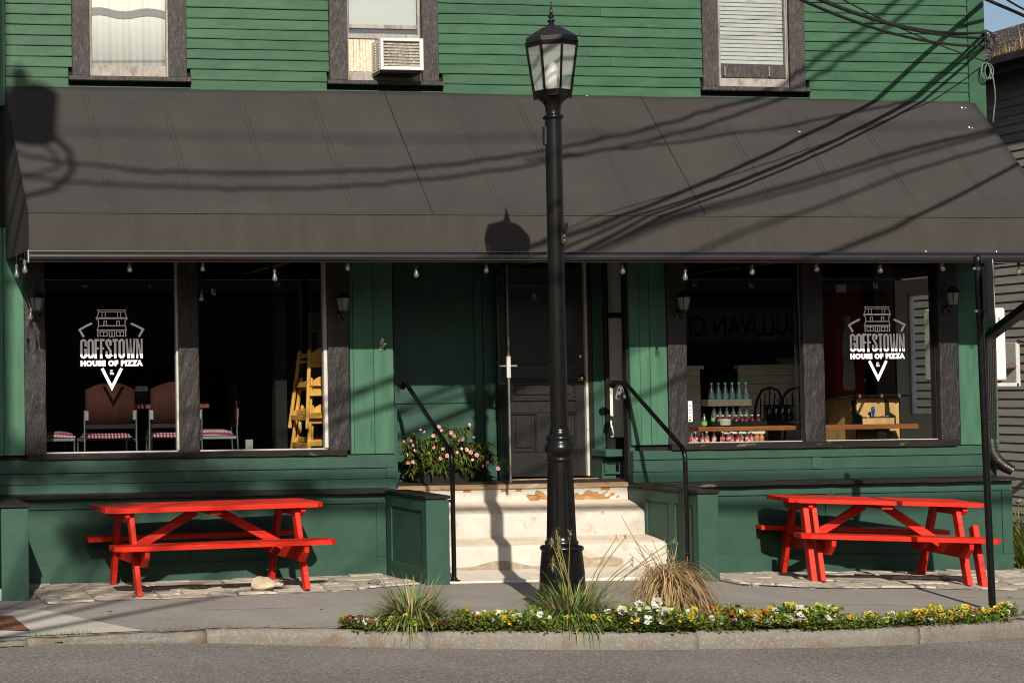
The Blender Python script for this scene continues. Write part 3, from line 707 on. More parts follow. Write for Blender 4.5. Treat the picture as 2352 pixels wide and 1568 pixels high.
moulding(dx0+sw+.001, midx0-.001, zA+.001, zB-.001, yd-.004); moulding(midx1+.001, dx1-sw-.001, zA+.001, zB-.001, yd-.004); moulding(dx0+sw+.001, dx1-sw-.001, zC+.001, zD-.001, yd-.004)
part('door_moulding', MB().box(dx0+sw-.005, dx1-sw+.005, yd-.022, yd, zC-.012, zC+.008, .005).box(dx0+sw-.005, dx1-sw+.005, yd-.02, yd, zD-.004, zD+.012, .005), BLKDOOR, parent=door)
part('door_glass', MB().box(dx0+sw, dx1-sw, yd+.012, yd+.0165, zE, zF, .0005), GLASS, parent=door)
kx, kz = 7.8375, 1.699
kM = Matrix.Translation((kx, yd, kz)) @ Matrix.Rotation(math.radians(90), 4, 'X')
part('door_knob', MB().lathe([(.032, 0), (.032, .004), (.012, .008), (.011, .03), (.026, .036), (.031, .05), (.024, .064), (0, .069)], n=20, M=kM), BRASS, parent=door)
kM2 = Matrix.Translation((7.848, yd, 1.912)) @ Matrix.Rotation(math.radians(90), 4, 'X')
part('deadbolt', MB().lathe([(.024, 0), (.022, .01), (.012, .012), (0, .013)], n=16, M=kM2), BRASS, parent=door)
# jambs, casing and the white weather strip
bx('door_jamb', BLKDOOR, xj, dx0-.002, YR-.02, YR+.08, FL-.02, ZTOP, .003)
bx('weather_strip', WHITE, dx1+.002, 7.9048, YR-.006, YR+.06, dz0, ZTOP, .003)
bx('door_jamb', BLKDOOR, 7.9048+.001, 7.9454, YR-.02, YR+.06, dz0-.005, ZTOP, .003)
bx('door_casing', GREEN, 7.9499, 8.0629, YR-.024, YR+.05, FL-.01, ZTOP, .004)
bx('door_casing', GREEN, 8.0306, 8.0577, YR-.034, YR-.0245, 1.017, ZTOP, .003)
# sidelight
YS = .50
sx0, sx1 = 8.0966, 8.323
slw = part('sidelight', MB().box(8.0605, sx0, YS-.03, YS+.05, 1.0083, ZTOP, .004).box(sx0, sx1, YS-.025, YS+.04, 1.003, 1.1091, .004).box(sx0, sx1, YS-.02, YS+.04, 2.2833, 2.3345, .004), BLKDOOR, 'narrow sidelight with white sheeting behind the glass')
part('pane', MB().box(sx0, sx1, YS+.002, YS+.006, 1.1091, ZTOP, .0005), GLASS, parent=slw)
part('white_sheet', MB().box(sx0+.004, sx1, YS+.045, YS+.05, 1.1176, ZTOP, .0005), mat('white_sheet_backing', (1.35, 1.3, 1.2), .8, .05, 4, orand=0), parent=slw)
bx('recess_return', GREEN, RC1, RC1+.05, .034, .160, .4, ZTOP, .003)
bx('recess_return', GREEN, 8.323, 8.323+.06, .16, YS+.05, FL-.02, ZTOP, .003)
bs = part('bracket_shelf', MB().box(7.9135, RC1+.018, .20, YS+.02, 0.9386, 1.0094, .008), GREEN)
bz0, bz1 = 0.7336, 0.9386-.002
bx('bracket_box', GREEN, 7.931, RC1-.004, .325, YS+.03, FL-.03, bz1, .004)
bm_ = MB(); qx0, qx1 = 7.9492, 8.1188; qz0, qz1 = 0.7671, 0.8969
for a, b, c, d in ((qx0, qx1, qz0, qz0+.022), (qx0, qx1, qz1-.022, qz1), (qx0, qx0+.022, qz0+.022, qz1-.022), (qx1-.022, qx1, qz0+.022, qz1-.022)): bm_.box(a, b, .300, .326, c, d, .007)
part('bracket_moulding', bm_, GREEN)
bx('recess_soffit', DARKIN, RC0-.1, RC1+.1, .036, YR+.1, ZTOP-.02, ZTOP+.1, .002)
# storm door standing open, almost edge-on
hx, hy = 6.9704, YR-.02; ex, ey = 6.7967, -.16
dd = Vector((ex-hx, ey-hy, 0)); SDL = dd.length; ang = math.atan2(dd.y, dd.x); MD = Matrix.Translation((hx, hy, 0)) @ Matrix.Rotation(ang, 4, 'Z')
sz0, sz1 = FL+.015, FL+2.04
mb = MB()
for a, b, c, d in ((0, .09, sz0, sz1), (SDL-.09, SDL-.004, sz0, sz1), (.09, SDL-.09, sz0, sz0+.16), (.09, SDL-.09, sz1-.1, sz1), (.09, SDL-.09, sz0+.80, sz0+.90)): mb.box(a, b, -.014, .014, c, d, .003, MD)
sd = part('storm_door', mb, BLKDULL, 'dark storm door standing open almost edge-on')
part('edge_strip', MB().box(SDL-.0035, SDL, -.006, .006, sz0-.01, sz1, .001, MD), mat('dull_door_edge', (.16, .155, .15), .5, metal=.3, orand=0), parent=sd)
part('kick_panel', MB().box(.09, SDL-.09, -.006, .006, sz0+.16, sz0+.80, .001, MD), BLKDULL, parent=sd)
for k in range(5): part('panel_flute', MB().box(.14+k*.1, .165+k*.1, -.010, .010, sz0+.2, sz0+.76, .004, MD), BLKDULL, parent=sd)
part('storm_glass', MB().box(.09, SDL-.09, -.003, .003, sz0+.90, sz1-.1, .0005, MD), GLASS, parent=sd)
hz0, hz1 = 1.7013, 1.908
part('lock_plate', MB().box(SDL-.05, SDL+.003, -.021, .021, hz0, hz1, .004, MD), ALU, parent=sd)
hm = hz0+(hz1-hz0)*.55
part('handle', MB().box(SDL-.036, SDL-.016, -.085, .085, hm-.008, hm+.008, .006, MD).box(SDL-.11, SDL-.016, .068, .085, hm-.008, hm+.008, .005, MD).box(SDL-.10, SDL-.016, -.085, -.07, hm-.008, hm+.008, .005, MD), ALU, parent=sd)
# threshold, white riser
TZ = 0.7054
thx0, thx1 = 5.7638, 8.0737
thr = bx('threshold', WOODT, thx0, thx1, .045, YR+.03, TZ-.045, TZ, .006, label='bare worn wooden threshold board')
bx('door_saddle', WOODT, dx0-.02, 7.9454, .40, YR+.04, TZ+.001, TZ+.022, .006)
random.seed(5)
rzz = [TZ-.22+(.173)*j/34 for j in range(35)]; rxx = [thx0+(thx1-.002-thx0)*i/300 for i in range(301)]
def worn(x, z):
    u = (x-thx0)/(thx1-thx0); v = (z-TZ+.22)/.173
    d = ((u-.83)/.11)**2+((v-.42)/.42)**2+.35*math.sin(x*31+z*60)+.25*math.sin(x*67-z*90)
    e = ((u-.60)/.05)**2+((v-.55)/.35)**2+.4*math.sin(x*41+z*50)
    return d < .8 or e < .6 or (v > .86 and math.sin(x*13)+.6*math.sin(x*37+1) > .75)
for nm, want, m_ in (('white_riser', False, WHWOOD), ('worn_patch', True, WORNP)):
    mb = MB(); mb.v = [(x, .062-(.0 if want else .0015), z) for x in rxx for z in rzz]
    for i in range(300):
        for j in range(34):
            if worn((rxx[i]+rxx[i+1])/2, (rzz[j]+rzz[j+1])/2) == want: mb.f.append((i*35+j, (i+1)*35+j, (i+1)*35+j+1, i*35+j+1)); mb.sm.append(False)
    part(nm, mb, m_)
bx('riser_backing', WHWOOD, thx0, thx1-.002, .066, .12, TZ-.22, TZ-.047, .002)

# ------------------------------------------------------------------ steps
st_ = thing('front_steps', 'worn concrete steps with peeling white paint up to the recessed door', 'steps', (6.8, -.6, 0))
def step(ynose, zback, yback, znose, zbase, x0, x1):
    mb = MB(); mt = MB(); nx = 26; r = .038
    prof = [(ynose, zbase), (ynose-.004, zbase+(znose-zbase)*.45), (ynose, znose-r)]+[(ynose+r-r*math.cos(math.radians(a)), znose-r+r*math.sin(math.radians(a))) for a in (30, 60)]
    prof2 = [prof[-1], (ynose+r, znose+.001), (ynose+r+(yback-ynose-r)*.5, znose+(zback-znose)*.55), (yback+.06, zback)]
    for m_, pf in ((mb, prof), (mt, prof2)):
        k = len(pf)
        for i in range(nx+1):
            u = i/nx; x = x0+(x1-x0)*u; endr = max(0, (x-(x1-.075))/.075); ey_ = .05*endr**2.2; lo = .028*endr**2
            random.seed(int(u*1000)+int(znose*999)); j = R_(-.004, .004); jz = R_(-.003, .003)
            for y, z in pf: m_.v.append((x, y+(ey_ if y < ynose+.06 else 0)+(j if z > zbase+.02 else 0), z-(lo if z > znose-.05 else 0)+(jz if z > zbase+.02 else 0)))
        for i in range(nx):
            for q in range(k-1): m_.f.append((i*k+q, (i+1)*k+q, (i+1)*k+q+1, i*k+q+1)); m_.sm.append(True)
        m_.f.append(tuple(range(nx*k, nx*k+k))); m_.sm.append(False)
    s = obj('step', mb, STEPM, st_); obj('tread', mt, TREADM, s)
SLx, SRx = WLi-.015, WRo+.012
step(-.29, 0.5576, .05, 0.463, 0.239-.1, SLx, 8.1335)
step(-.69, 0.2438, -.30, 0.1987, -0.0068-.08, SLx, 8.1358)
random.seed(21)
zs1, zs0 = -0.0068, -0.0562
sl_ = MB(); sl_.prism([(-.60, -.3), (-1.19, -.3), (-1.205, zs0-.012), (-1.195, zs0), (-.60, zs1)], 'x', SLx-.0, SRx+.02); obj('footing_slab', sl_, mat('pale_worn_slab', (.66, .60, .52), .9, .1, 4, bump=.3, bsc=60, c2=(.52, .46, .39), t=(.52, .68), sc2=5, orand=0), st_)
for x0_ in [SLx+.02+k*.11 for k in range(17)]:
    mb = MB(); w_ = .112; h0, h1 = .045+.03*math.sin(x0_*9), .045+.03*math.sin((x0_+w_)*9)
    if x0_ > 7.0: h0 += .05+.03*math.sin(x0_*17); h1 += .05+.03*math.sin((x0_+w_)*17)
    zb_ = -0.0068; mb.add([(x0_, -.6965, zb_-.02), (x0_+w_, -.6965, zb_-.02), (x0_+w_, -.6975, zb_+h1), (x0_, -.6975, zb_+h0)], [(0, 1, 2, 3)]); obj('damp_stain', mb, mat('damp_brown_base', (.36, .29, .22), .95, .3, 20, orand=0) if 'damp_brown_base' not in bpy.data.materials else bpy.data.materials['damp_brown_base'], st_)
bx('step_fill', GREEN, 8.1378, SRx, -.25, .05, -.2, .45, .002)


# ------------------------------------------------------------------ awning
SEAM = mat('faint_rib_line', (.041, .038, .036), .9, orand=0); SEAMD = mat('dark_seam_line', (.020, .018, .017), .9, orand=0)
aw = thing('awning', 'wide black fabric awning sloping over the whole shopfront', 'awning', (6.9, -.5, 3.1))
AX0, AX1 = 2.1115, 11.7417; YV = -1.135; ATOP, ACR, AVB = 4.389, 3.124, 2.808
AXF0, AXF1 = 2.1618, AX1+.02
nx = 96; nz = 20; mb = MB(); RIBX = []
rx0 = 2.8307; ribtops = [2.8386, 3.547, 4.2733, 4.9676, 5.6836, 6.3319, 6.9618, 7.6121, 8.239, 8.9629, 9.6688, 10.3745, 11.1404]
for i in range(nx+1):
    for j in range(nz+1):
        u, v = i/nx, j/nz; x = (AX0*(1-v)+AXF0*v)*(1-u)+(AX1*(1-v)+AXF1*v)*u
        xb = AX0+(AX1-AX0)*u; d = min(abs(xb-q) for q in ribtops+[AX0, AX1]); sag = .010*math.sin(math.pi*v)*min(1, d/.3)+(.004*math.sin(x*9+v*4)+.003*math.sin(x*23-v*9)+.003*math.sin(x*5+v*17))*math.sin(math.pi*v)*min(1, d/.2)
        mb.v.append((x, YV*v+sag*.75, ATOP+(ACR-ATOP)*v-sag))
for i in range(nx):
    for j in range(nz): mb.f.append((i*(nz+1)+j, (i+1)*(nz+1)+j, (i+1)*(nz+1)+j+1, i*(nz+1)+j+1)); mb.sm.append(True)
can = obj('canopy', mb, FABRIC, aw); md = can.modifiers.new('thick', 'SOLIDIFY'); md.thickness = .004; md.offset = 0
shf = lambda q: (AXF0-AX0)*(AX1-q)/(AX1-AX0)+(AXF1-AX1)*(q-AX0)/(AX1-AX0)
nA = Vector((0, ACR-ATOP, -YV)).normalized(); nA = Vector((0, -abs(ACR-ATOP), abs(YV))).normalized()
def onawn(q, v, off): return tuple(Vector((q+shf(q)*v, YV*v, ATOP+(ACR-ATOP)*v))+nA*off)
for q in ribtops:
    dark = any(abs(q-t_) < .01 for t_ in (5.6836, 8.239))
    for s in ((0,) if dark else (-.020, .020)):
        r = .0055 if dark else .0036
        obj('fabric_seam' if dark else 'rib_seam', MB().tube([onawn(q+s, k/8, .0012) for k in range(9)], r, 5), SEAMD if dark else SEAM, aw)
vs_ = [AXF0, 4.1446, 5.7357, 6.9981, 8.2963, 9.885, AXF1]
drp = MB()
for px_, off in ((7.6809, .012), (11.4967, .25), (9.6648, .3), (11.5783, .07)):
    c0 = Vector(onawn(px_-shf(px_)*off, off, .006))
    for k in range(2):
        r = R_(.003, .008); cc = c0+Vector((R_(-.02, .02), 0, R_(-.01, .01))); drp.add([cc+Vector((r*math.cos(a)*R_(.7, 1.2), 0, r*math.sin(a)*R_(.7, 1.3)))+Vector((0, YV, ACR-ATOP)).normalized()*0 for a in [q*math.pi/4 for q in range(8)]], [tuple(range(8))])
obj('bird_droppings', drp, VINYL, aw, kind='stuff')
for a, b in zip(vs_, vs_[1:]):
    mb = MB(); n = 14
    for i in range(n+1):
        x = a+.0004+(b-a-.0008)*i/n
        for k in range(5):
            v = k/4; mb.v.append((x, YV+.004*math.sin(x*7)*math.sin(math.pi*v)+.004*v, ACR-.001+(AVB-ACR)*v))
    for i in range(n):
        for k in range(4): mb.f.append((i*5+k, (i+1)*5+k, (i+1)*5+k+1, i*5+k+1)); mb.sm.append(False)
    o = obj('valance', mb, VALANCE, aw); md = o.modifiers.new('thick', 'SOLIDIFY'); md.thickness = .003; md.offset = 0
obj('crease_piping', MB().tube([(AXF0, YV-.003, ACR+.001), (AXF1, YV-.003, ACR+.001)], .0055, 6), VALANCE, aw)
zw = 2.8078
for xw, xf, nm in ((AX0, AXF0, 0), (AX1, AXF1, 1)):
    mb = MB(); mb.v = [(xw, .0, ATOP), (xf, YV, ACR), (xf, YV, AVB), (xw, 0, zw)]; mb.f = [(0, 1, 2, 3)]; mb.sm = [False]
    o = obj('side_panel', mb, FABRIC, aw); md = o.modifiers.new('thick', 'SOLIDIFY'); md.thickness = .004; md.offset = 0
# front rail: flanged gutter profile
rl = []
for a in range(0, 181, 15):
    t = math.radians(-90+a); rl.append((YV-.028-.040*math.cos(math.radians(a-90)), 2.752+.034*math.sin(math.radians(a-90))))
rp = [(YV+.03, 2.708), (YV-.035, 2.706), (YV-.038, 2.714), (YV-.03, 2.718)]+rl[1:-1]+[(YV-.03, 2.789), (YV-.038, 2.793), (YV-.036, 2.803), (YV+.03, 2.803)]
rmb = MB(); rmb.prism(rp, 'x', AXF0-.005, AXF1+.6)
obj('front_rail', rmb, mat('satin_black_rail', (.016, .015, .015), .28, .1, 10, spec=.8, orand=0), aw)
obj('rail_end', MB().box(AXF0-.016, AXF0-.005, YV-.04, YV+.03, 2.70, 2.81, .003), ALU, aw)
for x in (10.3977, 11.1055): obj('rail_bolt', MB().lathe([(.009, 2.803), (.009, 2.818), (0, 2.82)], x, YV-.02, 8), ALU, aw)
for x in (AXF0+.06, 4.6, 6.9, 9.3, AXF1-.06): obj('frame_arm', MB().tube([(x, YV+.05, 2.76), (x, -.01, 2.76)], .016, 6), BLKDULL, aw)

# ------------------------------------------------------------------ string of bulbs under the rail
strg = thing('light_string', 'black cord carrying clear filament bulbs along under the awning rail', 'string lights', (6.9, -1.1, 2.7))
YB = YV+.075
bulbs = [(3.0369,-1.06,2.672),(3.6721,-1.06,2.6797),(4.3101,-1.06,2.5972),(4.9629,-1.06,2.6841),(5.586,-1.06,2.6273),(6.2305,-1.06,2.6656),(7.5056,-1.06,2.6582),(8.1015,-1.06,2.5998),(8.7491,-1.06,2.6506),(9.3787,-1.06,2.6784),(10.006,-1.06,2.6667),(10.6286,-1.06,2.6829),(11.3987,-1.06,2.6511),(2.1289,-1.1,2.6615),(2.0717,-1,2.6315),(6.8701,-1.06,2.6542)]
extra = [(3.896,-0.075,2.4786),(2.308,-0.15,2.3102)]
SOCK = mat('grey_brown_socket', (.10, .085, .075), .6, .2, 20, orand=0); FIL = mat('pale_filament_stem', (.75, .72, .66), .3, .05, 5, orand=0)
def add_bulb(p, tilt=0.):
    T = Matrix.Translation(p) @ Matrix.Rotation(tilt, 4, 'Y')
    b = obj('bulb', MB().lathe([(.010, .020), (.013, .008), (.020, -.014), (.0235, -.030), (.021, -.043), (.012, -.052), (0, -.055)], n=14, M=T), BULBG, strg)
    obj('socket', MB().lathe([(.006, .062), (.013, .056), (.0145, .024), (.0125, .018)], n=10, M=T), SOCK, b)
    obj('filament', MB().lathe([(.0035, .016), (.0045, -.012), (.003, -.022), (0, -.024)], n=8, M=T), FIL, b)
allb = sorted(bulbs)
for p in allb: add_bulb((p[0], p[1], p[2]+.006), R_(-.06, .06))
for p in extra: add_bulb(p, .1)
pts = []
xs = sorted([p[0] for p in bulbs if p[0] > 2.35])
tops = {p[0]: p[2]+.068 for p in bulbs}
last = None
for x in xs:
    if last is not None:
        for k in range(1, 6):
            u = k/6; pts.append((last[0]+(x-last[0])*u, YB, last[1]*(1-u)+tops[x]*u+.05*math.sin(math.pi*u)))
    pts.append((x, YB, tops[x])); last = (x, tops[x])
obj('cord', MB().tube(pts, .0035, 5), BLKPL, strg)
e0, e1 = extra
obj('cord', MB().tube([(e0[0], e0[1], e0[2]+.06), (e0[0]-.01, e0[1]+.03, e0[2]+.25), (e0[0], -.06, 2.75)], .003, 5), BLKPL, strg)
b38 = [p for p in bulbs if p[0] < 2.25]
obj('cord', MB().tube([(b38[0][0], b38[0][1], b38[0][2]+.066), (b38[0][0]-.0, -.8, b38[0][2]+.1), (b38[0][0]+.12, -.3, 2.62), (e1[0]-.10, -.10, e1[2]+.42), (e1[0]-.07, -.1, e1[2]+.25), (e1[0]-.02, e1[1], e1[2]+.12), (e1[0], e1[1], e1[2]+.06)], .0035, 5), SOCK, strg)
for p in b38[:2]: obj('cord', MB().tube([(p[0], p[1], p[2]+.06), (p[0], p[1], 2.80)], .003, 5), BLKPL, strg)

# ------------------------------------------------------------------ wall lanterns on the black posts
LANPANE = glass_mat('lantern_pane', tint=(.7, .7, .66), rough=.2, f0=.05, diffuse=.3)
def lantern(x, z, label):
    t = local_thing('wall_lantern', label, 'lantern', (x, -.036, z), 0, 'wall lanterns on the black window posts')
    M = Matrix.Translation((0, -.10, 0))
    obj('back_plate', MB().lathe([(.045, 0), (.045, .012), (.02, .02)], n=12, M=Matrix.Translation((0, 0, -.10)) @ Matrix.Rotation(math.radians(90), 4, 'X')), BLKDULL, t)
    obj('bracket_arm', MB().tube([(0, -.015, -.10), (0, -.06, -.135), (0, -.10, -.125), (0, -.10, -.075)], .009, 6), BLKDULL, t)
    obj('base_cup', MB().lathe([(.03, -.075), (.045, -.06), (.045, -.052)], 0, -.10, 6), BLKDULL, t); c = MB(); c.lathe([(.078, .062), (.06, .085), (.03, .115), (.012, .125), (.016, .14), (0, .15)], 0, -.10, 6, sm=False); obj('roof', c, BLKDULL, t)
    for k in range(6):
        a0, a1 = 2*math.pi*k/6, 2*math.pi*(k+1)/6
        q = lambda a, r, zz: (r*math.cos(a), -.10+r*math.sin(a), zz)
        obj('pane', MB().quad(q(a0, .043, -.05), q(a1, .043, -.05), q(a1, .066, .06), q(a0, .066, .06)), LANPANE, t)
        obj('frame_bar', MB().tube([q(a0, .045, -.054), q(a0, .068, .064)], .0045, 4), BLKDULL, t)
    return t
l1 = lantern(2.371, 2.3968, 'wall lantern on the leftmost black post, a bare bulb hanging beside it')
for x, y, lb in (('a', 0, 'wall lantern on the post between the highchairs and the green planks'), ('b', 0, 'wall lantern on the black post left of the bottle window'), ('c', 0, 'wall lantern on the rightmost black post beside the downspout')):
    px = {'a': (5.2206, 2.3886), 'b': (8.5688, 2.3873), 'c': (11.3705, 2.4262)}[x]
    dup(l1, (px[0], -.036, px[1]), 0, lb)

# flagpole bracket
fb = local_thing('flagpole_bracket', 'small pale metal flagpole bracket screwed to the green planks', 'bracket', (5.6201,-0.004,2.025))
obj('base_plate', MB().prism([(-.022, -.055), (.012, -.06), (.024, -.03), (.026, .05), (.0, .065), (-.016, .02)], 'y', -.006, .0), ALU, fb)
obj('tube_socket', MB().tube([(0, -.005, -.035), (.008, -.075, .012)], [.016, .018], 10), ALU, fb)

# ------------------------------------------------------------------ handrails
def rail(name, label, V, foot, yt, zt, yb, zb, xt, zfl):
    h = thing(name, label, 'handrail', (V, -.5, .5), 'black pipe handrails beside the front steps')
    path = [(xt, yt+.05, zt-.015), (xt, yt, zt), (V, yt-.045, zt-.004), (V, yt-.085, zt-.03)]
    n0 = Vector((V, yt-.085, zt-.03)); n1 = Vector((V, yb+.05, zb+.07)); path += [tuple(n0.lerp(n1, k/6)) for k in range(1, 7)]
    path += [(V, yb+.02, zb+.035), (V, yb+.003, zb-.01), (V, yb, zb-.07), (V, yb, zfl)]
    obj('pipe', MB().tube(path, .0205, 12), BLKMET, h)
    obj('base_flange', MB().lathe([(.055, zfl), (.055, zfl+.008), (.03, zfl+.014), (.026, zfl+.03)], V, yb, 14), BLKMET, h)
    obj('top_flange', MB().tube([(xt, yt+.05, zt-.015), (xt, yt+.056, zt-.015)], .04, 12), BLKMET, h)
    return h
VL = 5.8566; VR = 8.0239
r1 = rail('handrail', 'bent black pipe handrail left of the steps, passing in front of the pink flowers', VL, 0, .03, 1.6592, -1.13, 1.0038, VL-.01, zs0)
obj('stub', MB().tube([(VL, -1.13, 0.6344), (WLi, -1.13, 0.6344)], .012, 8), BLKMET, r1)
r2 = rail('handrail', 'bent black pipe handrail right of the steps with lock boxes hung on its top end', VR, 0, .03, 1.6503, -1.13, 0.9928, VR-.09, zs0)
obj('stub', MB().tube([(VR, -1.13, 0.6295), (WRo, -1.13, 0.6295)], .012, 8), BLKMET, r2)
for i, (px, py, w, h_, tl, lb) in enumerate(((1419, 906, .045, .085, .25, 'grey key lock box hanging from the right handrail end, the left one'), (1431, 907, .04, .07, -.2, 'black key lock box hanging beside the grey one on the right handrail'))):
    p = ((7.9388,-0.02,1.5272), (7.9958,-0.02,1.5225))[i]
    lk = local_thing('lock_box', lb, 'lock box', p, 0); lk.rotation_euler = (0, tl, 0)
    obj('body', MB().box(-w/2, w/2, -.018, .018, -h_/2, h_/2, .008), (STEEL, BLKPL)[i], lk)
    obj('dial_plate', MB().box(-w*.3, w*.3, -.022, -.018, -h_*.3, h_*.1, .002), (BLKPL, STEEL)[i], lk)
    obj('shackle', MB().tube([(-w*.28, 0, h_/2), (-w*.28, 0, h_/2+.03), (0, 0, h_/2+.05), (w*.28, 0, h_/2+.03), (w*.28, 0, h_/2)], .004, 6), STEEL, lk)


# ------------------------------------------------------------------ street lamp
YL = -3.25
LX = 5.8975; LB = -0.0136
PXM = 6.2515-LX; PXM *= .91/101.0                                # metres per picture unit at the post
lz = lambda y: LB+(LTOP-LB)*(1384-y)/(1384-8)
LTOP = 4.5325
lamp = thing('street_lamp', 'tall black post lamp with a frosted octagonal lantern at the kerb', 'street lamp', (LX, YL, LB))
L_ = lambda prof: [(hw*PXM, lz(y)) for y, hw in prof]
obj('base_plate', MB().lathe(L_([(1386, 68), (1374, 68), (1370, 62), (1362, 60), (1353, 56)]), LX, YL, 8, sm=False, ph=math.pi/8), BLKMET, lamp)
obj('plinth', MB().lathe(L_([(1356, 53.5), (1310, 51.5), (1268, 47), (1264, 47.5), (1262, 50.5), (1257, 50.5), (1253.5, 47), (1253, 40)]), LX, YL, 32), BLKMET, lamp)
fl = lambda t, z: 1-.075*max(0, math.cos(8*t))**6 if lz(1235) < z < lz(1075) else 1.
obj('fluted_shaft', MB().lathe(L_([(1253, 37), (1249, 39), (1244, 38.5), (1241, 35), (1232, 34.2), (1228, 34), (1180, 32.6), (1130, 31), (1080, 29.4), (1072, 29), (1064, 28.5)]), LX, YL, 96, mod=fl), BLKMET, lamp)
obj('turned_collar', MB().lathe(L_([(1066, 28), (1060, 31), (1056, 31), (1052, 29), (1049, 30), (1040, 36.2), (1032, 36.8), (1024, 35), (1018, 31), (1014, 30), (1011, 31.5), (1006, 31.5), (1003, 28), (1001, 23.5), (992, 23.5), (987, 22), (985, 20)]), LX, YL, 32), BLKMET, lamp)
obj('pole', MB().lathe(L_([(990, 20.2), (700, 19.8), (276, 19.2)]), LX, YL, 28), BLKMET, lamp)
obj('neck', MB().lathe(L_([(278, 19), (276, 23.5), (272, 24.6), (268.5, 23.5), (267, 18), (262, 17.6), (250, 18), (244, 20), (237, 25), (231, 32), (227, 37), (224, 40)]), LX, YL, 28), BLKMET, lamp)
oc = -.03
obj('lantern_floor', MB().lathe(L_([(229, 36), (227, 43), (212, 44.5), (211, 38)]), LX, YL, 8, sm=False, ph=oc), BLKMET, lamp)
obj('lantern_band', MB().lathe(L_([(112, 57), (112, 61), (101, 62.5), (100, 58)]), LX, YL, 8, sm=False, ph=oc), BLKMET, lamp)
roof = obj('lantern_roof', MB().lathe(L_([(102, 58), (102, 63.5), (92, 64.5), (90, 62), (78, 44), (66, 24), (60, 9), (58, 7)]), LX, YL, 8, sm=False, ph=oc), BLKDULL, lamp)
obj('finial', MB().lathe(L_([(60, 8.5), (55, 6.5), (53, 5), (51, 9), (48.5, 9.5), (46, 5), (43, 3), (41, 7), (38.5, 7), (37.5, 4.6), (25, 3.4), (12, 2), (5, 1.4), (4, 0)]), LX, YL, 16), BLKMET, roof)
for k in range(8):
    a0, a1 = oc+k*math.pi/4, oc+(k+1)*math.pi/4
    q = lambda a, hw, y: (LX+hw*PXM*math.cos(a), YL+hw*PXM*math.sin(a), lz(y))
    pn_ = obj('lantern_pane', MB().quad(q(a0, 43.5, 212), q(a1, 43.5, 212), q(a1, 60, 111), q(a0, 60, 111)), FROST, lamp)
    obj('lantern_bar', MB().bar(q(a0, 44.5, 228), q(a0, 64, 100), .016, .016, .004), BLKMET, lamp)
obj('inner_reflector', MB().lathe(L_([(213, 12), (200, 17), (170, 15), (150, 9), (138, 3.5), (136, 0)]), LX, YL, 20), mat('white_lamp_refractor', (.85, .85, .82), .25, .03, 4, orand=0), lamp)
bk = obj('bracket_clamp', MB().box(LX+.010, LX+.055, YL-.085, YL-.055, lz(566), lz(540), .003).tube([(LX+.03, YL-.08, lz(540)), (LX+.035, YL-.105, lz(534)), (LX+.045, YL-.10, lz(518))], .013, 8), BLKDULL, lamp)
for y in (548, 558): obj('bolt', MB().lathe([(.008, 0), (.007, .006), (0, .007)], n=8, M=Matrix.Translation((LX+.032, YL-.085, lz(y))) @ Matrix.Rotation(math.radians(90), 4, 'X')), ALU, bk)
obj('cable_clip', MB().box(LX-.082, LX-.055, YL-.02, YL+.02, lz(337), lz(293), .006), BLKDULL, lamp)

# ------------------------------------------------------------------ sign pole at the right
YP = -3.05
pb, pt = Vector((9.6032,-3.05,-0.22)), Vector((9.5574,-3.05,2.6089))
sp = thing('sign_post', 'thin black round post with a small sign seen from behind', 'sign post', tuple(pb))
ax_ = (pt-pb).normalized(); PR = .027
obj('post', MB().tube([tuple(pb-ax_*.2), tuple(pt)], PR, 18), BLKMET, sp)
capM = Matrix.Translation(pt) @ ax_.to_track_quat('Z', 'Y').to_matrix().to_4x4()
obj('cap', MB().lathe([(PR+.004, -.03), (PR+.005, .002), (PR*.9, .012), (PR*.45, .026), (0, .03)], n=14, M=capM), BLKPL, sp)
pl0, pl1 = Vector((9.6098,-3.04,2.5818)), Vector((9.4548,-3.36,2.5652)); plb = 2.1044
plb2 = Vector((9.493,-3.36,2.1043)); h_ = .46
u_ = Vector((pl1.x-pl0.x, pl1.y-pl0.y, 0)); W_ = u_.length; u_.normalize()
sgM = Matrix(((u_.x, 0, ax_.x, pl0.x+.01), (u_.y, 0, ax_.y, pl0.y), (0, 0, ax_.z, pl0.z), (0, 0, 0, 1)))
nrm = u_.cross(ax_).normalized(); sgM = Matrix(((u_.x, nrm.x, ax_.x, pl0.x+.012), (u_.y, nrm.y, ax_.y, pl0.y), (u_.z, nrm.z, ax_.z, pl0.z), (0, 0, 0, 1)))
rr = .03; cor = []
for cx_, cz_, a0 in ((W_-rr, -rr, 0), (rr, -rr, 90), (rr, -h_+rr, 180), (W_-rr, -h_+rr, 270)):
    for a in range(0, 91, 30): cor.append((cx_+rr*math.cos(math.radians(a0+a)), cz_+rr*math.sin(math.radians(a0+a))))
smb = MB(); smb.prism(cor, 'y', -.0025, .0025); smb.v = [tuple(sgM @ Vector(p)) for p in smb.v]
obj('sign_plate', smb, mat('grey_sign_back', (.26, .26, .29), .5, .1, 10, metal=.3, orand=0), sp)
for zz in (-.06, -.40):
    c = pl0+ax_*zz; onp = pb+ax_*((c-pb).dot(ax_))
    obj('clamp', MB().tube([tuple(onp-ax_*.013), tuple(onp+ax_*.013)], PR+.005, 14).bar(tuple(onp), tuple(c+u_*.05+Vector((.012, 0, 0))), .02, .022), BLKDULL, sp)
    bo = onp+Vector((-PR-.018, -.02, 0)); obj('clamp_bolt', MB().box(bo.x-.011, bo.x+.011, bo.y-.011, bo.y+.011, bo.z-.011, bo.z+.011, .004), ALU, sp)

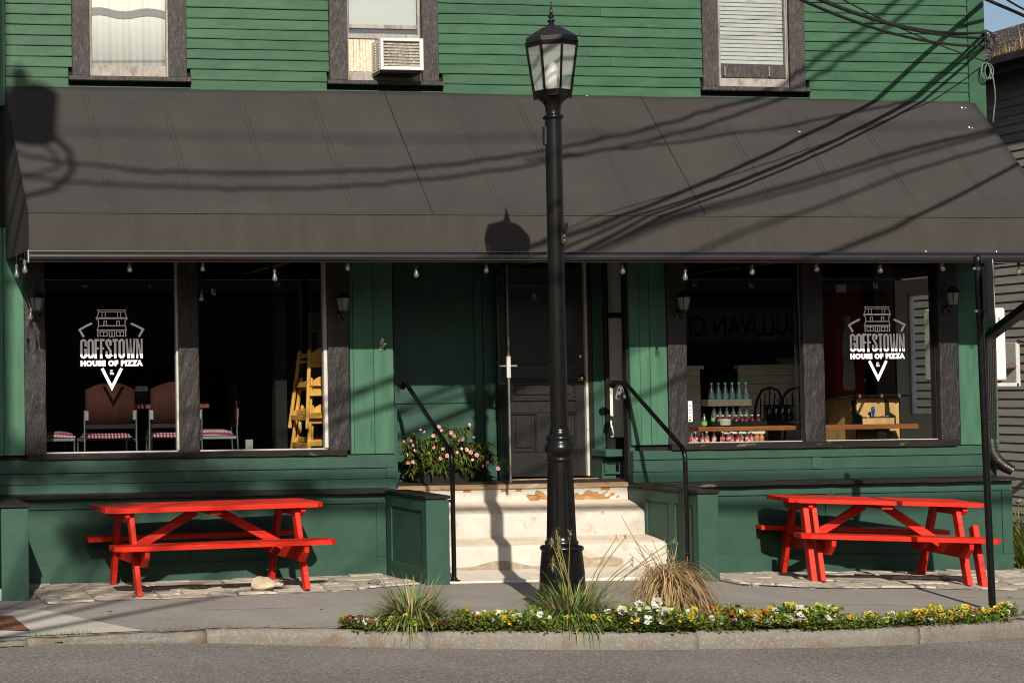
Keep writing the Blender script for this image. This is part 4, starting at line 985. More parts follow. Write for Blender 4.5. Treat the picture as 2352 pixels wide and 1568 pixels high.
# ------------------------------------------------------------------ picnic tables
def picnic(label, loc, rz, ry, rx=0, extra=False, L=1.92, H=.725, W=.72):
    t = local_thing('picnic_table', label, 'picnic table', loc, rz, 'red picnic tables against the green wall', rx, ry)
    hw = W/2; n = 5; pw = W/n
    def board(name, x0, x1, y0, y1, z0, z1, clip=.045):
        mb = MB(); P_ = [(x0+clip, y0), (x1-clip, y0), (x1, y0+clip), (x1, y1-clip if False else y1), (x0, y1), (x0, y0+clip)]
        mb.prism(P_, 'z', z0, z1); return obj(name, mb, RED, t)
    for k in range(n):
        y0 = -hw+k*pw+.003; y1 = y0+pw-.006; c = .07
        if k == 0: P_ = [(-L/2+c, y0), (L/2-c, y0), (L/2, y0+c), (L/2, y1), (-L/2, y1), (-L/2, y0+c)]
        elif k == n-1: P_ = [(-L/2, y0), (L/2, y0), (L/2, y1-c), (L/2-c, y1), (-L/2+c, y1), (-L/2, y1-c)]
        else: P_ = [(-L/2, y0), (L/2, y0), (L/2, y1), (-L/2, y1)]
        mb = MB(); mb.prism(P_, 'z', H-.038+R_(-.002, .002), H+R_(-.0015, .0015)); obj('tabletop_board', mb, RED, t)
    HB = .43; so_ = .66; sw_ = .25
    for s in (-1, 1):
        y0, y1 = sorted((s*so_, s*(so_-sw_))); c = .06
        if s < 0: P_ = [(-L/2+c, y0), (L/2-c, y0), (L/2, y0+c), (L/2, y1), (-L/2, y1), (-L/2, y0+c)]
        else: P_ = [(-L/2, y0), (L/2, y0), (L/2, y1-c), (L/2-c, y1), (-L/2+c, y1), (-L/2, y1-c)]
        mb = MB(); mb.prism(P_, 'z', HB-.04, HB); obj('bench_board', mb, RED, t)
    for e in (-1, 1):
        x = e*(L/2-.23)
        for s in (-1, 1):
            obj('leg', MB().bar((x, s*.22, H-.04), (x, s*.49, -.005), .045, .09, .004, up=(0, 1, 0)), RED, t)
        mb = MB(); xa, xb = sorted((x-e*.023, x-e*.062))
        mb.prism([(-so_+.02, HB-.042), (so_-.02, HB-.042), (so_-.02, HB-.10), (so_-.12, HB-.185), (-so_+.12, HB-.185), (-so_+.02, HB-.10)], 'x', xa, xb); obj('bench_support', mb, RED, t)
        mb = MB(); xa, xb = sorted((x+e*.024, x+e*.062))
        mb.prism([(-hw+.04, H-.04), (hw-.04, H-.04), (hw-.04, H-.075), (hw-.09, H-.115), (-hw+.09, H-.115), (-hw+.04, H-.075)], 'x', xa, xb); obj('top_cleat', mb, RED, t)
        obj('brace', MB().bar((x-e*.03, 0, HB-.10), (e*.09, 0, H-.06), .04, .075, .004), RED, t)
    obj('centre_cleat', MB().box(-.05, .05, -hw+.05, hw-.05, H-.078, H-.04, .004), RED, t)
    if extra:
        for x, z1 in ((-L/2+.13, .63), (L/2-.13, .52)):
            obj('repair_leg', MB().bar((x, -.22-.27*(.68-z1)/.685-.07, z1), (x, -.555, -.02), .05, .09, .004, up=(0, 1, 0)), RED, t)
    return t
LTX, LTY = 3.735, -.84
picnic('red picnic table left of the steps with a pale rock by its foot', (LTX, LTY, ground_z(LTX, LTY)+.012), math.radians(2.2), math.radians(-.5))
RTX, RTY = 9.955, -.90
picnic('red picnic table right of the steps, behind the sign post, with extra repair legs', (RTX, RTY, ground_z(RTX, RTY)+.012), math.radians(-11), math.radians(2.0), extra=True, L=1.74)

# ------------------------------------------------------------------ pale rock by the left table
def rock(name, label, loc, sx, sy, sz, seed, m):
    random.seed(seed); bm = bmesh.new(); bmesh.ops.create_icosphere(bm, subdivisions=3, radius=1)
    pl = [(Vector((R_(-1, 1), R_(-1, 1), R_(-.4, 1))).normalized(), R_(.55, .8)) for _ in range(16)]
    for v in bm.verts:
        for n_, d in pl:
            k = v.co.dot(n_)
            if k > d: v.co -= n_*(k-d)
        v.co += Vector((R_(-1, 1), R_(-1, 1), R_(-1, 1)))*.025
        v.co = Vector((v.co.x*sx, v.co.y*sy, v.co.z*sz))
    mb = MB(); bm.verts.index_update(); mb.v = [tuple(v.co+Vector(loc)) for v in bm.verts]; mb.f = [tuple(v.index for v in f.verts) for f in bm.faces]; mb.sm = [False]*len(mb.f); bm.free()
    return obj(name, mb, m, None, label, 'rock')
ROCKM = mat('buff_fieldstone', (.72, .60, .43), .9, .18, 9, bump=.7, bsc=50, bd=.01, c2=(.55, .45, .32), t=(.55, .65), sc2=30, orand=0)
rp = (4.1132,-1.2121)
rock('rock', 'buff angular rock on the stones by the right foot of the left picnic table', (rp[0], rp[1], -.06+.045), .125, .08, .07, 4, ROCKM)
rp2 = (4.2825,-1.1114)
rock('rock', 'small flat chip of stone touching the buff rock', (rp2[0], rp2[1], -.04), .05, .04, .025, 9, ROCKM)
rp3 = (5.1411,-1.0917)
rock('rock', 'grey rounded stone lying near the left wing wall of the steps', (rp3[0], rp3[1], -.045), .07, .05, .03, 12, GRAN)

# ------------------------------------------------------------------ downspout at the right corner
DSP = mat('black_downspout_metal', (.016, .014, .013), .35, .2, 10, metal=.0, spec=.6, orand=0)
ds = thing('downspout', 'black ribbed downspout running down the right corner of the shopfront', 'downspout', (11.7932,-0.06,1.5205))
cor_t, cor_b = Vector((11.7932,-0.07,2.0528)), Vector((11.781,-0.07,1.0615))
def ribbed(path, w, d, n=5):
    mb = MB()
    for a, b in zip(path, path[1:]):
        mb.bar(a, b, w, d, .006, up=(0, 1, .01))
    return mb
fr = Vector((11.4837+.55, -1.10, 2.70)); el = Vector((11.7959,-0.1,2.0817))
obj('upper_run', ribbed([tuple(fr), tuple(el)], .075, .10), DSP, ds)
elm = MB(); pe = [el+Vector((.03, -.03, .03)), el+Vector((-.005, .01, -.01)), cor_t+Vector((0, 0, -.02)), cor_t+Vector((0, 0, -.09))]; elm.tube([tuple(p) for p in pe], [.05, .052, .05, .046], 10); obj('upper_elbow', elm, DSP, ds)
xw = .038
for k in range(5):
    x = -xw+k*xw/2; obj('rib', MB().tube([(cor_t.x+x, cor_t.y-.030, cor_t.z-.05), (cor_b.x+x, cor_b.y-.030, cor_b.z)], .007, 6), DSP, ds)
obj('down_run', MB().bar(tuple(cor_t+Vector((0, 0, -.04))), tuple(cor_b), .085, .055, .005, up=(0, 1, 0)), DSP, ds)
e2 = [Vector((11.781,-0.07,1.0615)), Vector((11.7841,-0.08,0.9429)), Vector((11.8184,-0.1,0.8582)), Vector((11.8695,-0.13,0.7991)), Vector((11.9321,-0.17,0.7531))]
mm = MB(); mm.tube([tuple(p) for p in e2], [.046, .05, .053, .053, .05], 12)
obj('lower_elbow', mm, DSP, ds)
for k in range(1, 12):
    f = k/12*3.6; i = int(f); p = e2[i].lerp(e2[min(i+1, 4)], f-i); q = e2[i].lerp(e2[min(i+1, 4)], min(1, f-i+.05))
    if (q-p).length > 1e-4: obj('pleat', MB().tube([tuple(p), tuple(p+(q-p).normalized()*.008)], .058, 12), DSP, ds)
obj('strap', MB().box(cor_b.x-.05, cor_b.x+.05, -.105, -.02, cor_b.z+.16, cor_b.z+.18, .002), DSP, ds)

# ------------------------------------------------------------------ neighbouring house on the right
XN = 15.6
nb = thing('neighbour_house', 'grey clapboard house across the alley on the right, with a shingled roof', 'house', (XN, 8, 0))
SIDING = mat('grey_aged_siding', (.28, .268, .24), .7, .14, 4, (1, .5, 3), .2, 60, c2=(.20, .19, .175), t=(.58, .72), sc2=5, st2=(1, .6, 2), orand=.05)
ne, nsp = 0, 0
y_at = lambda px: None
ZEAVE = 5.66
z = -.6; k = 0
while z < ZEAVE-.1:
    for y0, y1 in ((1.2, 6.4), (6.4, 11.5)):
        mb = MB(); h = .114; jz = R_(-.002, .002)
        prof = [(XN-.018, z+jz), (XN-.004, z+h+jz), (XN+.04, z+h+jz), (XN+.04, z+jz)]
        mb.prism(prof, 'y', y0+.002, y1-.002); mb.v = [(p[0], p[1], p[2]) for p in mb.v]
        obj('siding_board', mb, SIDING, nb)
    z += .112
obj('front_wall', MB().box(XN+.001, XN+6, 1.18, 1.26, -.6, ZEAVE, .002), SIDING, nb)
obj('corner_board', MB().box(XN-.03, XN+.05, 1.10, 1.20, -.6, ZEAVE-.1, .003), SIDING, nb)
DARKTR = mat('dark_eave_paint', (.035, .032, .030), .6, .2, 5, orand=0)
obj('eave', MB().box(XN-.28, XN+.1, .9, 11.8, ZEAVE-.10, ZEAVE-.02, .003).box(XN-.29, XN-.26, .9, 11.8, ZEAVE-.16, ZEAVE+.02, .003), DARKTR, nb)
obj('gutter', MB().box(XN-.39, XN-.295, .9, 11.8, ZEAVE-.06, ZEAVE+.045, .012), DARKTR, nb)
SHING = mat('grey_roof_shingle', (.11, .10, .092), .9, .3, 18, (1, .4, 1), .7, 60, (1, .4, 1), .01, c2=(.19, .175, .155), t=(.5, .65), sc2=30, st2=(1, .3, 1), orand=.22)
rf = obj('roof', MB().add([(XN-.33, .8, ZEAVE+.03), (XN-.33, 11.9, ZEAVE+.03), (XN+3.2, 11.9, 7.05), (XN+3.2, .8, 7.05), (XN+6.6, 11.9, ZEAVE), (XN+6.6, .8, ZEAVE)], [(0, 1, 2, 3), (3, 2, 4, 5)]), SHING, nb)
sl = Vector((3.53, 0, 1.36)).normalized()
shared = []
for _ in range(4):
    mb = MB(); mb.box(0, .20, 0, R_(.44, .5), .002, R_(.013, .02), .001); mb.v = [(p[0], p[1], p[2]+(.010*(1-p[0]/.2))) for p in mb.v]; shared.append(mesh_of('shingle', mb, SHING))
rotm = Matrix.Rotation(-math.atan2(1.36, 3.53), 4, 'Y'); cnt = 0
for r in range(22):
    y = 3.0+R_(0, .25)
    while y < 9.4 and cnt < 300:
        o = bpy.data.objects.new('shingle', random.choice(shared)); COL.objects.link(o); o.parent = rf
        p = Vector((XN-.34, y, ZEAVE+.035))+sl*(r*.16); o.matrix_local = Matrix.Translation(p-ORG[rf.name]) @ rotm; y += .51; cnt += 1
# dry weeds in its gutter
def blade(mb, base, d, L, w, droop, n=4):
    d = Vector(d).normalized(); side = d.cross(Vector((0, 0, 1)))
    if side.length < .05: side = Vector((R_(-1, 1), R_(-1, 1), 0))
    side.normalize(); p = Vector(base); vs = []; dd_ = d.copy()
    for i in range(n+1):
        ww = w*(1-(i/n)**1.6)+.0006; vs += [p-side*ww/2, p+side*ww/2]; p = p+dd_*(L/n); dd_ = (dd_+Vector((0, 0, -droop/n))).normalized()
    mb.add(vs, [(2*i, 2*i+1, 2*i+3, 2*i+2) for i in range(n)], True); return p
def leafmat(name, c, c2, rough=.55, tr=.3):
    m = mat(name, c, rough, .3, 9, c2=c2, t=(.45, .6), sc2=14, orand=.22); nt = m.node_tree; N = nt.nodes; L = nt.links
    p = N['Principled BSDF']; tl = N.new('ShaderNodeBsdfTranslucent'); src = p.inputs['Base Color'].links[0].from_socket; L.new(src, tl.inputs[0])
    mx = N.new('ShaderNodeMixShader'); mx.inputs[0].default_value = tr; L.new(p.outputs[0], mx.inputs[1]); L.new(tl.outputs[0], mx.inputs[2]); L.new(mx.outputs[0], N['Material Output'].inputs[0]); return m
STRAW = leafmat('dry_straw', (.52, .38, .20), (.38, .24, .11), .6, .25)
OCHRE = leafmat('ochre_weed', (.40, .24, .05), (.25, .12, .03))
random.seed(3)
for i, (yy, hh) in enumerate(((3.90, .36), (4.05, .20), (4.2, .16), (4.33, .24), (4.46, .12))):
    w_ = MB()
    for k in range(10): blade(w_, (XN-.34+R_(-.02, .03), yy+R_(-.05, .05), ZEAVE+.03), (R_(-.3, .3), R_(-.3, .3), 1), hh*R_(.5, 1), .012, .2)
    obj('weed', w_, OCHRE if i % 2 else STRAW, None, 'dry weeds rooted in the gutter of the grey house', 'weed', 'weeds along the neighbouring gutter')
# ------------------------------------------------------------------ heat pump on the house wall
hp = thing('heat_pump', 'white heat pump unit half hidden behind the green corner', 'heat pump', (13.58,2.2,2.042))
HPY = 2.2
hx1, hz1, hz0 = 13.6405, 2.4457, 1.639
obj('casing', MB().box(hx1-.80, hx1, HPY, HPY+.30, hz0, hz1, .015), mat('heat_pump_white', (.80, .77, .70), .4, .04, 4, orand=0), hp)
obj('mark', MB().box(13.551, 13.567, HPY-.003, HPY+.001, 2.2512, 2.3436, .0005), STEEL, hp)
obj('support', MB().box(hx1-.7, hx1+.16, HPY+.02, HPY+.06, hz0-.07, hz0-.03, .004).box(hx1+.13, hx1+.18, HPY+.02, HPY+.30, hz0-.07, hz0+.42, .004), WHITE, hp)
obj('pipe', MB().tube([(hx1-.02, HPY+.1, hz0+.14), (hx1+.12, HPY+.05, hz0+.16), (hx1+.3, HPY+.1, hz0+.10), (XN-.02, HPY+.2, hz0+.1)], .035, 8), mat('brown_pipe_lagging', (.10, .075, .06), .7, .2, 20, orand=0), hp)
obj('conduit', MB().tube([(hx1+.14, HPY, hz0+.44), (hx1+.3, HPY, hz0+.40), (hx1+.42, HPY+.05, hz0+.1), (hx1+.45, HPY+.1, hz0-.5)], .014, 6), BLKPL, hp)


# ------------------------------------------------------------------ planting along the kerb
bed = MB(); n = 60; bx0, bx1 = 3.98, 9.35
for i in range(n+1):
    x = bx0+(bx1-bx0)*i/n; w = .30*min(1, (x-bx0)/.5+.15)*min(1, (bx1-x)/.5+.15)
    for k in range(5):
        v = k/4; y = kerb_y(x)+.088+w*v; bed.v.append((x, y, ground_z(x, y)+.006+.035*math.sin(math.pi*min(1, v*.9+.1))+R_(-.006, .006)))
for i in range(n):
    for k in range(4): bed.f.append((i*5+k, (i+1)*5+k, (i+1)*5+k+1, i*5+k+1)); bed.sm.append(True)
obj('planting_bed', bed, DIRT, kind='structure')
GRIT = mat('brown_grit', (.12, .10, .08), .95, .4, 30, orand=0)
# loose dirt drifted against the kerb
random.seed(31); mb = MB()
for _ in range(1800):
    x = R_(2.3, 9.6) if random.random() < .5 else R_(2.5, 4.2); y = kerb_y(x)+.09+abs(random.gauss(0, .11)); r = R_(.0015, .0065); z = ground_z(x, y)
    mb.add([(x-r, y-r, z), (x+r, y-r*.6, z), (x+r*.7, y+r, z), (x-r*.8, y+r*.8, z), (x, y, z+r*.9)], [(0, 1, 4), (1, 2, 4), (2, 3, 4), (3, 0, 4)])
obj('kerbside_grit', mb, GRIT, kind='stuff')
mb = MB()
for _ in range(900):
    x = R_(2.0, 9.8); y = kerb_y(x)-.02-abs(random.gauss(0, .06)); r = R_(.0015, .007); z = road_z(x, y)
    mb.add([(x-r, y-r, z), (x+r, y-r*.6, z), (x+r*.7, y+r, z), (x-r*.8, y+r*.8, z), (x, y, z+r*.8)], [(0, 1, 4), (1, 2, 4), (2, 3, 4), (3, 0, 4)])
obj('gutter_grit', mb, GRIT, kind='stuff')
LITM = leafmat('dry_leaf', (.38, .22, .09), (.22, .12, .05)); 
random.seed(8)
for i in range(16):
    x, y = R_(2.4, 11.3), R_(-3.2, -.35)
    if 5.4 < x < 8.1 and y > -1.35: continue
    z = ground_z(x, y)+.022; a = R_(0, 6.28); s = R_(.012, .026); M = Matrix.Translation((x, y, z)) @ Matrix.Rotation(a, 4, 'Z')
    mb = MB(); mb.add([M @ Vector(p) for p in ((-s, 0, 0), (-.2*s, -.5*s, .3*s), (s, 0, .1*s), (-.2*s, .5*s, .35*s), (0, 0, -.004))], [(0, 1, 4), (1, 2, 4), (2, 3, 4), (3, 0, 4)])
    obj('fallen_leaf', mb, LITM, None, 'small dry leaf lying on the pavement', 'leaf', 'dry leaves scattered on the pavement')
crk = MB()
for pts in ([(3.3, -2.35), (3.55, -2.42), (3.9, -2.40), (4.2, -2.47)], [(7.1, -3.0), (7.5, -2.93), (8.2, -2.97), (8.8, -2.85), (9.3, -2.9)], [(4.6, -3.3), (4.9, -2.9), (5.0, -2.4), (5.35, -2.0)], [(9.9, -2.2), (10.4, -2.35), (11.2, -2.3)], [(6.6, -1.6), (6.9, -2.0), (7.0, -2.5)]):
    P_ = [Vector(p) for p in pts]; L_s = []
    for a, b in zip(P_, P_[1:]):
        for k in range(7): L_s.append(a.lerp(b, k/7)+Vector((R_(-.012, .012), R_(-.012, .012))))
    o = len(crk.v)
    for i, p in enumerate(L_s):
        d = (L_s[min(i+1, len(L_s)-1)]-L_s[max(i-1, 0)]).normalized(); w = R_(.002, .006); q = Vector((-d.y, d.x))*w
        for v in (p+q, p-q): crk.v.append((v.x, v.y, ground_z(v.x, v.y)+.004))
    for i in range(len(L_s)-1): crk.f.append((o+2*i, o+2*i+1, o+2*i+3, o+2*i+2)); crk.sm.append(False)
obj('pavement_cracks', crk, DIRT, kind='stuff')
mb = MB()
for _ in range(90):
    gx = 1.9956+R_(-.22, .25); gy = kerb_y(gx)+.15+R_(0, .07); blade(mb, (gx, gy, ground_z(gx, gy)), (R_(-.5, .5), R_(-.5, .5), 1), R_(.02, .05), .004, .5, 2)
PG = leafmat('bright_pansy_leaf', (.22, .31, .05), (.085, .15, .025), .45, .3)
obj('kerb_grass', mb, PG, kind='stuff')
PETW = leafmat('white_petal', (.80, .79, .74), (.72, .70, .60), .6, .3); PETY = leafmat('yellow_petal', (.72, .56, .06), (.62, .40, .04), .6, .3)
PETO = leafmat('orange_petal', (.72, .26, .02), (.55, .16, .02), .6, .3); PETP = leafmat('dark_purple_petal', (.085, .018, .05), (.16, .05, .02), .6, .3); PETL = leafmat('lime_petal', (.62, .66, .10), (.45, .5, .07), .6, .3)
def pansy_flower(m):
    mb = MB(); r = .021
    for a, s, z in ((60, 1, .000), (120, 1, .001), (0, .95, .003), (180, .95, .004), (270, 1.15, .006)):
        t = math.radians(a); c = Vector((math.cos(t)*r*.62*s, z, math.sin(t)*r*.62*s)); k = 7; o = len(mb.v)
        vs = [c+Vector((math.cos(2*math.pi*i/k)*r*.68*s, -.006*(i % 2)-.003, math.sin(2*math.pi*i/k)*r*.62*s)) for i in range(k)]+[c*.1+Vector((0, .006, 0))]
        mb.add(vs, [(i, (i+1) % k, k) for i in range(k)])
    return mesh_of('flower', mb, m)
FM = {c: pansy_flower(m) for c, m in (('white', PETW), ('yellow', PETY), ('orange', PETO), ('purple', PETP), ('lime', PETL))}
def foliage_mesh(seed):
    random.seed(seed); mb = MB()
    for _ in range(80):
        a, e = R_(0, 6.28), R_(.1, 1.4); r = R_(.01, .085); p = Vector((r*math.cos(a), r*math.sin(a)*.8, R_(.005, .10)))
        d = Vector((math.cos(a)*math.cos(e), math.sin(a)*math.cos(e), math.sin(e)))
        s = d.cross(Vector((R_(-.4, .4), R_(-.4, .4), 1))).normalized(); L_e, w = R_(.028, .055), R_(.009, .016); u = s.cross(d)
        mb.add([p, p+d*L_e*.5-s*w+u*.004, p+d*L_e-u*.006, p+d*L_e*.5+s*w+u*.004], [(0, 1, 2), (0, 2, 3)])
    return mesh_of('foliage', mb, PG)
FOL = [foliage_mesh(s) for s in range(6)]
def pansy(x, y, kinds, sc, nf, group, label):
    z = ground_z(x, y)+.025
    t = local_thing('pansy', label, 'flower', (x, y, z), R_(0, 6.28), group); t.scale = (sc, sc, sc*R_(.7, 1.05))
    f = bpy.data.objects.new('foliage', random.choice(FOL)); COL.objects.link(f); f.parent = t
    for _ in range(nf):
        c = random.choice(kinds); fl_ = bpy.data.objects.new('flower', FM[c]); COL.objects.link(fl_); fl_.parent = t
        a = R_(0, 6.28); r = R_(.0, .07); fl_.location = (r*math.cos(a), r*math.sin(a), R_(.045, .118))
        fl_.rotation_euler = Euler((R_(-1.1, .0), R_(-.3, .3), -t.rotation_euler.z+R_(-.9, .5))); q = R_(.65, 1.4); fl_.scale = (q, q, q)
zones = [  # picture span, colours, flowers per plant, count
    (800, 872, ['purple', 'orange', 'white', 'purple'], 5, 10, 'dark purple and orange pansy at the left tip of the kerb bed', .55),
    (880, 1060, ['yellow', 'lime', 'purple'], 2, 12, 'mostly green pansy under the left grass clump', .62),
    (1070, 1160, ['yellow', 'orange', 'white', 'lime'], 4, 9, 'yellow and white pansy between the two grass clumps', .85),
    (1160, 1250, ['white', 'yellow', 'lime'], 3, 9, 'white and yellow pansy beside the lamp base', .9),
    (1265, 1420, ['lime', 'yellow'], 1, 8, 'green pansy under the middle grass clump', .75),
    (1430, 1560, ['white', 'white', 'white', 'yellow', 'lime'], 7, 16, 'white pansy in the thick patch left of the dry grass', 1.25),
    (1560, 1650, ['lime', 'yellow', 'white'], 3, 9, 'lime and white pansy under the dry grass', .65),
    (1655, 1770, ['orange', 'yellow', 'white', 'orange', 'purple'], 6, 13, 'orange and yellow pansy just right of the dry grass', 1.05),
    (1770, 1900, ['white', 'lime', 'yellow', 'white'], 6, 14, 'white and lime pansy behind the middle of the right kerb', 1.12),
    (1900, 2080, ['lime', 'yellow', 'white'], 4, 15, 'sparse green and yellow pansy in the low stretch of the bed', .58),
    (2080, 2300, ['yellow', 'lime', 'yellow', 'white', 'orange'], 6, 24, 'yellow pansy towards the foot of the sign post', .72),
    (2290, 2330, ['orange', 'yellow', 'purple'], 5, 4, 'orange pansy at the right tip of the bed past the sign post', .6)]
random.seed(77)
PXW = [(px, [(3.9128,-4,-0.06),(4.2571,-4.1,-0.064),(4.8515,-4.2,-0.0787),(5.468,-4.25,-0.0913),(6.0893,-4.3,-0.104),(6.7433,-4.3,-0.1209),(7.4388,-4.25,-0.133),(8.2177,-4.1,-0.1532),(8.918,-3.8,-0.1817),(9.5733,-3.4,-0.2225)][i][0]) for i, px in enumerate((780, 900, 1100, 1300, 1500, 1700, 1900, 2100, 2240, 2340))]
for a, b, kinds, nf, cnt, lab, sc in zones:
    for k in range(cnt):
        px = a+(b-a)*(k+R_(.2, .8))/cnt; x = lerp(PXW, px); y = kerb_y(x)+(R_(.015, .06) if k % 2 else R_(.08, .25)*min(1, sc+.1))
        pansy(x, y, kinds, sc*R_(.7, 1.2), max(1, int(nf*1.05)+random.randint(-1, 1)), lab.split(' pansy')[0]+' pansies in the kerb bed', lab)

fr = MB(); random.seed(91)
for _ in range(4200):
    x = R_(4.0, 9.3); y = kerb_y(x)+R_(-.008, .13); z = lerp(T_KERB, x)+R_(.0, .035); d = Vector((R_(-1, 1), R_(-1, .3), R_(-.3, .8))).normalized(); u = d.cross(Vector((R_(-.5, .5), R_(-.5, .5), 1))).normalized(); L_e, w = R_(.018, .042), R_(.006, .012)
    if math.sin(x*2.3)+math.sin(x*5.1+1) < -.9 and random.random() < .7: continue
    p = Vector((x, y, z)); fr.add([p, p+d*L_e*.5-u*w, p+d*L_e, p+d*L_e*.5+u*w], [(0, 1, 2), (0, 2, 3)])
obj('ground_cover', fr, PG, kind='stuff')

# ornamental grass clumps and the tied, dried one
GRS = leafmat('blue_green_blade', (.30, .37, .14), (.17, .25, .08), .5, .3); GRD = leafmat('deep_green_blade', (.20, .28, .085), (.10, .18, .05), .5, .3)
STALK = leafmat('green_stalk', (.20, .24, .06), (.32, .26, .07), .5, .2); SEED = leafmat('pale_seed_head', (.55, .44, .24), (.40, .36, .14), .7, .3)
random.seed(5)
def clump(label, x, y, nb_, L0, L1, spread, m, w=.010, lean=(0, 0), rad=.12):
    z = ground_z(x, y)+.02
    t = thing('grass_clump', label, 'grass clump', (x, y, z))
    mb = MB(); dry = MB()
    for _ in range(nb_):
        a = R_(0, 6.28); s = R_(.05, 1.)**.8*spread; r = R_(0, rad)
        blade(dry if random.random() < .2 else mb, (x+r*math.cos(a), y+r*math.sin(a)*.7, z), (math.cos(a)*s+lean[0], math.sin(a)*s+lean[1], 1), R_(L0, L1), w*R_(.6, 1.3), R_(.5, 2.6), 6)
    obj('blades', mb, m, t, kind='stuff'); obj('withered_blades', dry, STRAW, t, kind='stuff')
    return t
def bedpos(px, off): x = lerp(PXW, px); return x, kerb_y(x)+off
x, y = bedpos(985, .34); g1 = clump('spiky green grass clump in the bed in front of the left wing wall', x, y, 760, .20, .44, 1.7, GRS, .014, rad=.17)
x, y = bedpos(1345, .36); g2 = clump('big deep green grass clump with tall seed stalks in front of the lamp post', x, y, 900, .20, .46, 1.7, GRD, .013, rad=.19)
gx, gy = x, y; gz_ = ground_z(gx, gy)
stalks = [(5.3232,-4.05,0.7919),(5.5387,-4,0.5223),(5.4929,-4,0.3691),(5.6057,-4.05,0.58),(5.9769,-4,0.5278),(6.0466,-4,0.5324),(6.4416,-3.95,0.4978),(5.5371,-4,0.4452),(5.4804,-4.02,0.5097),(5.5509,-4.03,0.3457),(6.0895,-4,0.373),(4.9606,-4,0.5815),(6.3704,-4,0.4254),(6.0772,-4.03,0.3419),(5.5235,-4,0.5782)]
random.seed(13)
for i, tp in enumerate(stalks):
    if i in (0, 11): continue
    tp = Vector(tp); b0 = Vector((gx+(tp.x-gx)*.22+R_(-.05, .05), gy+R_(-.06, .06), gz_+.03)); mid = b0.lerp(tp, .5)+Vector(((b0.x-tp.x)*.10, 0, .04))
    s = obj('seed_stalk', MB().tube([tuple(b0), tuple(b0.lerp(mid, .5)+Vector((0, 0, .01))), tuple(mid), tuple(mid.lerp(tp, .5)+Vector((0, 0, .012))), tuple(tp)], [.005, .0045, .004, .0035, .0025], 5), STALK, g2)
    hd = MB()
    big = i in (1, 2, 7, 8, 9, 14)
    for _ in range(60 if big else 26):
        v = Vector((R_(-1, 1), R_(-1, 1), R_(-1, 1.1))).normalized(); blade(hd, tuple(tp+v*.004+Vector((0, 0, R_(-.04, .02) if big else 0))), tuple(v), R_(.018, .045 if big else .034), .0045, .3, 2)
    obj('seed_head', hd, SEED, s, kind='stuff')
x, y = bedpos(1590, .36); z = ground_z(x, y)
dg = thing('dry_grass_clump', 'tan dried grass clump tied into a rounded mound at the kerb', 'grass clump', (x, y, z))
random.seed(17); mb = MB(); mb2 = MB()
for _ in range(1500):
    a = R_(0, 6.28); r = R_(.0, .19); top = Vector((x+R_(-.13, .06)+r*math.cos(a)*.8, y+r*math.sin(a)*.7, z+R_(.20, .43)-r*.6)); o = Vector((math.cos(a), math.sin(a)*.7, 0))
    L = R_(.18, .42); d = (o*R_(.2, 1.)+Vector((.5, 0, R_(.0, .5)))) if random.random() < .75 else o+Vector((-.5, 0, .4))
    blade(mb, tuple(top), tuple(d), L, .006*R_(.6, 1.5), R_(1.6, 3.6), 6)
for _ in range(260):
    a = R_(0, 6.28); r = R_(0, .16); blade(mb2, (x+r*math.cos(a), y+r*math.sin(a), z), (R_(-.5, .5), R_(-.4, .4), 1), R_(.2, .45), .006, .5, 4)
obj('thatch', mb, STRAW, dg, kind='stuff'); obj('upright_thatch', mb2, STRAW, dg, kind='stuff')
random.seed(4)
for i, (tx, ty) in enumerate([(5.9939,-4,0.692),(6.1311,-4,0.4528),(6.3259,-4,0.5199),(6.4055,-4,0.4931),(6.2557,-4,0.5121),(6.1882,-4,0.4763),(6.354,-4,0.4351),(6.054,-4,0.4174),(6.1059,-4,0.5093),(6.5323,-3.9,0.3818)][k][0:3:2] for k in range(10)):
    b0 = Vector((x+R_(-.16, .05), y+R_(-.05, .08), z+.25)); tp = Vector((tx, y+R_(-.03, .12), ty)); m_ = b0.lerp(tp, .6)+Vector((R_(-.03, .03), 0, .03))
    obj('dry_stalk', MB().tube([tuple(b0), tuple(m_), tuple(tp)], [.0035, .003, .0018], 4), STRAW, dg)
# tall grass and lilies beyond the right corner
random.seed(23)
for i, (px, py, lab) in enumerate(((2338, 1305, 'tall yellow-green grass tuft at the right edge beyond the wall end'), (2362, 1318, 'yellow-green grass tuft on the frame edge in front of the taller one'))):
    p = ((12.4847,0.5,-0.2974), (12.2969,0.1,-0.2981))[i]; zz = ground_z(p[0], p[1])
    t = thing('tall_grass', lab, 'plant', (p[0], p[1], zz)); mb = MB()
    for _ in range(170):
        a = R_(0, 6.28); blade(mb, (p[0]+R_(-.13, .2), p[1]+R_(-.15, .15), zz), (math.cos(a)*.4, math.sin(a)*.4, 1), R_(.3, .75), .02, R_(.6, 1.8), 5)
    obj('blades', mb, leafmat('yellow_green_blade', (.24, .27, .055), (.13, .18, .04), .5, .35), t, kind='stuff')
    if i == 0:
        q = (12.3988,0.4,0.3991)
        obj('flower_stalk', MB().tube([(p[0], p[1], zz), (q[0], q[1], q[2])], .006, 5), STALK, t)
        fm = MB()
        for k in range(6): a = k*math.pi/3; blade(fm, q, (math.cos(a), math.sin(a)*.6-.3, .6), .09, .05, 1., 4)
        obj('pale_bloom', fm, PETW, t)

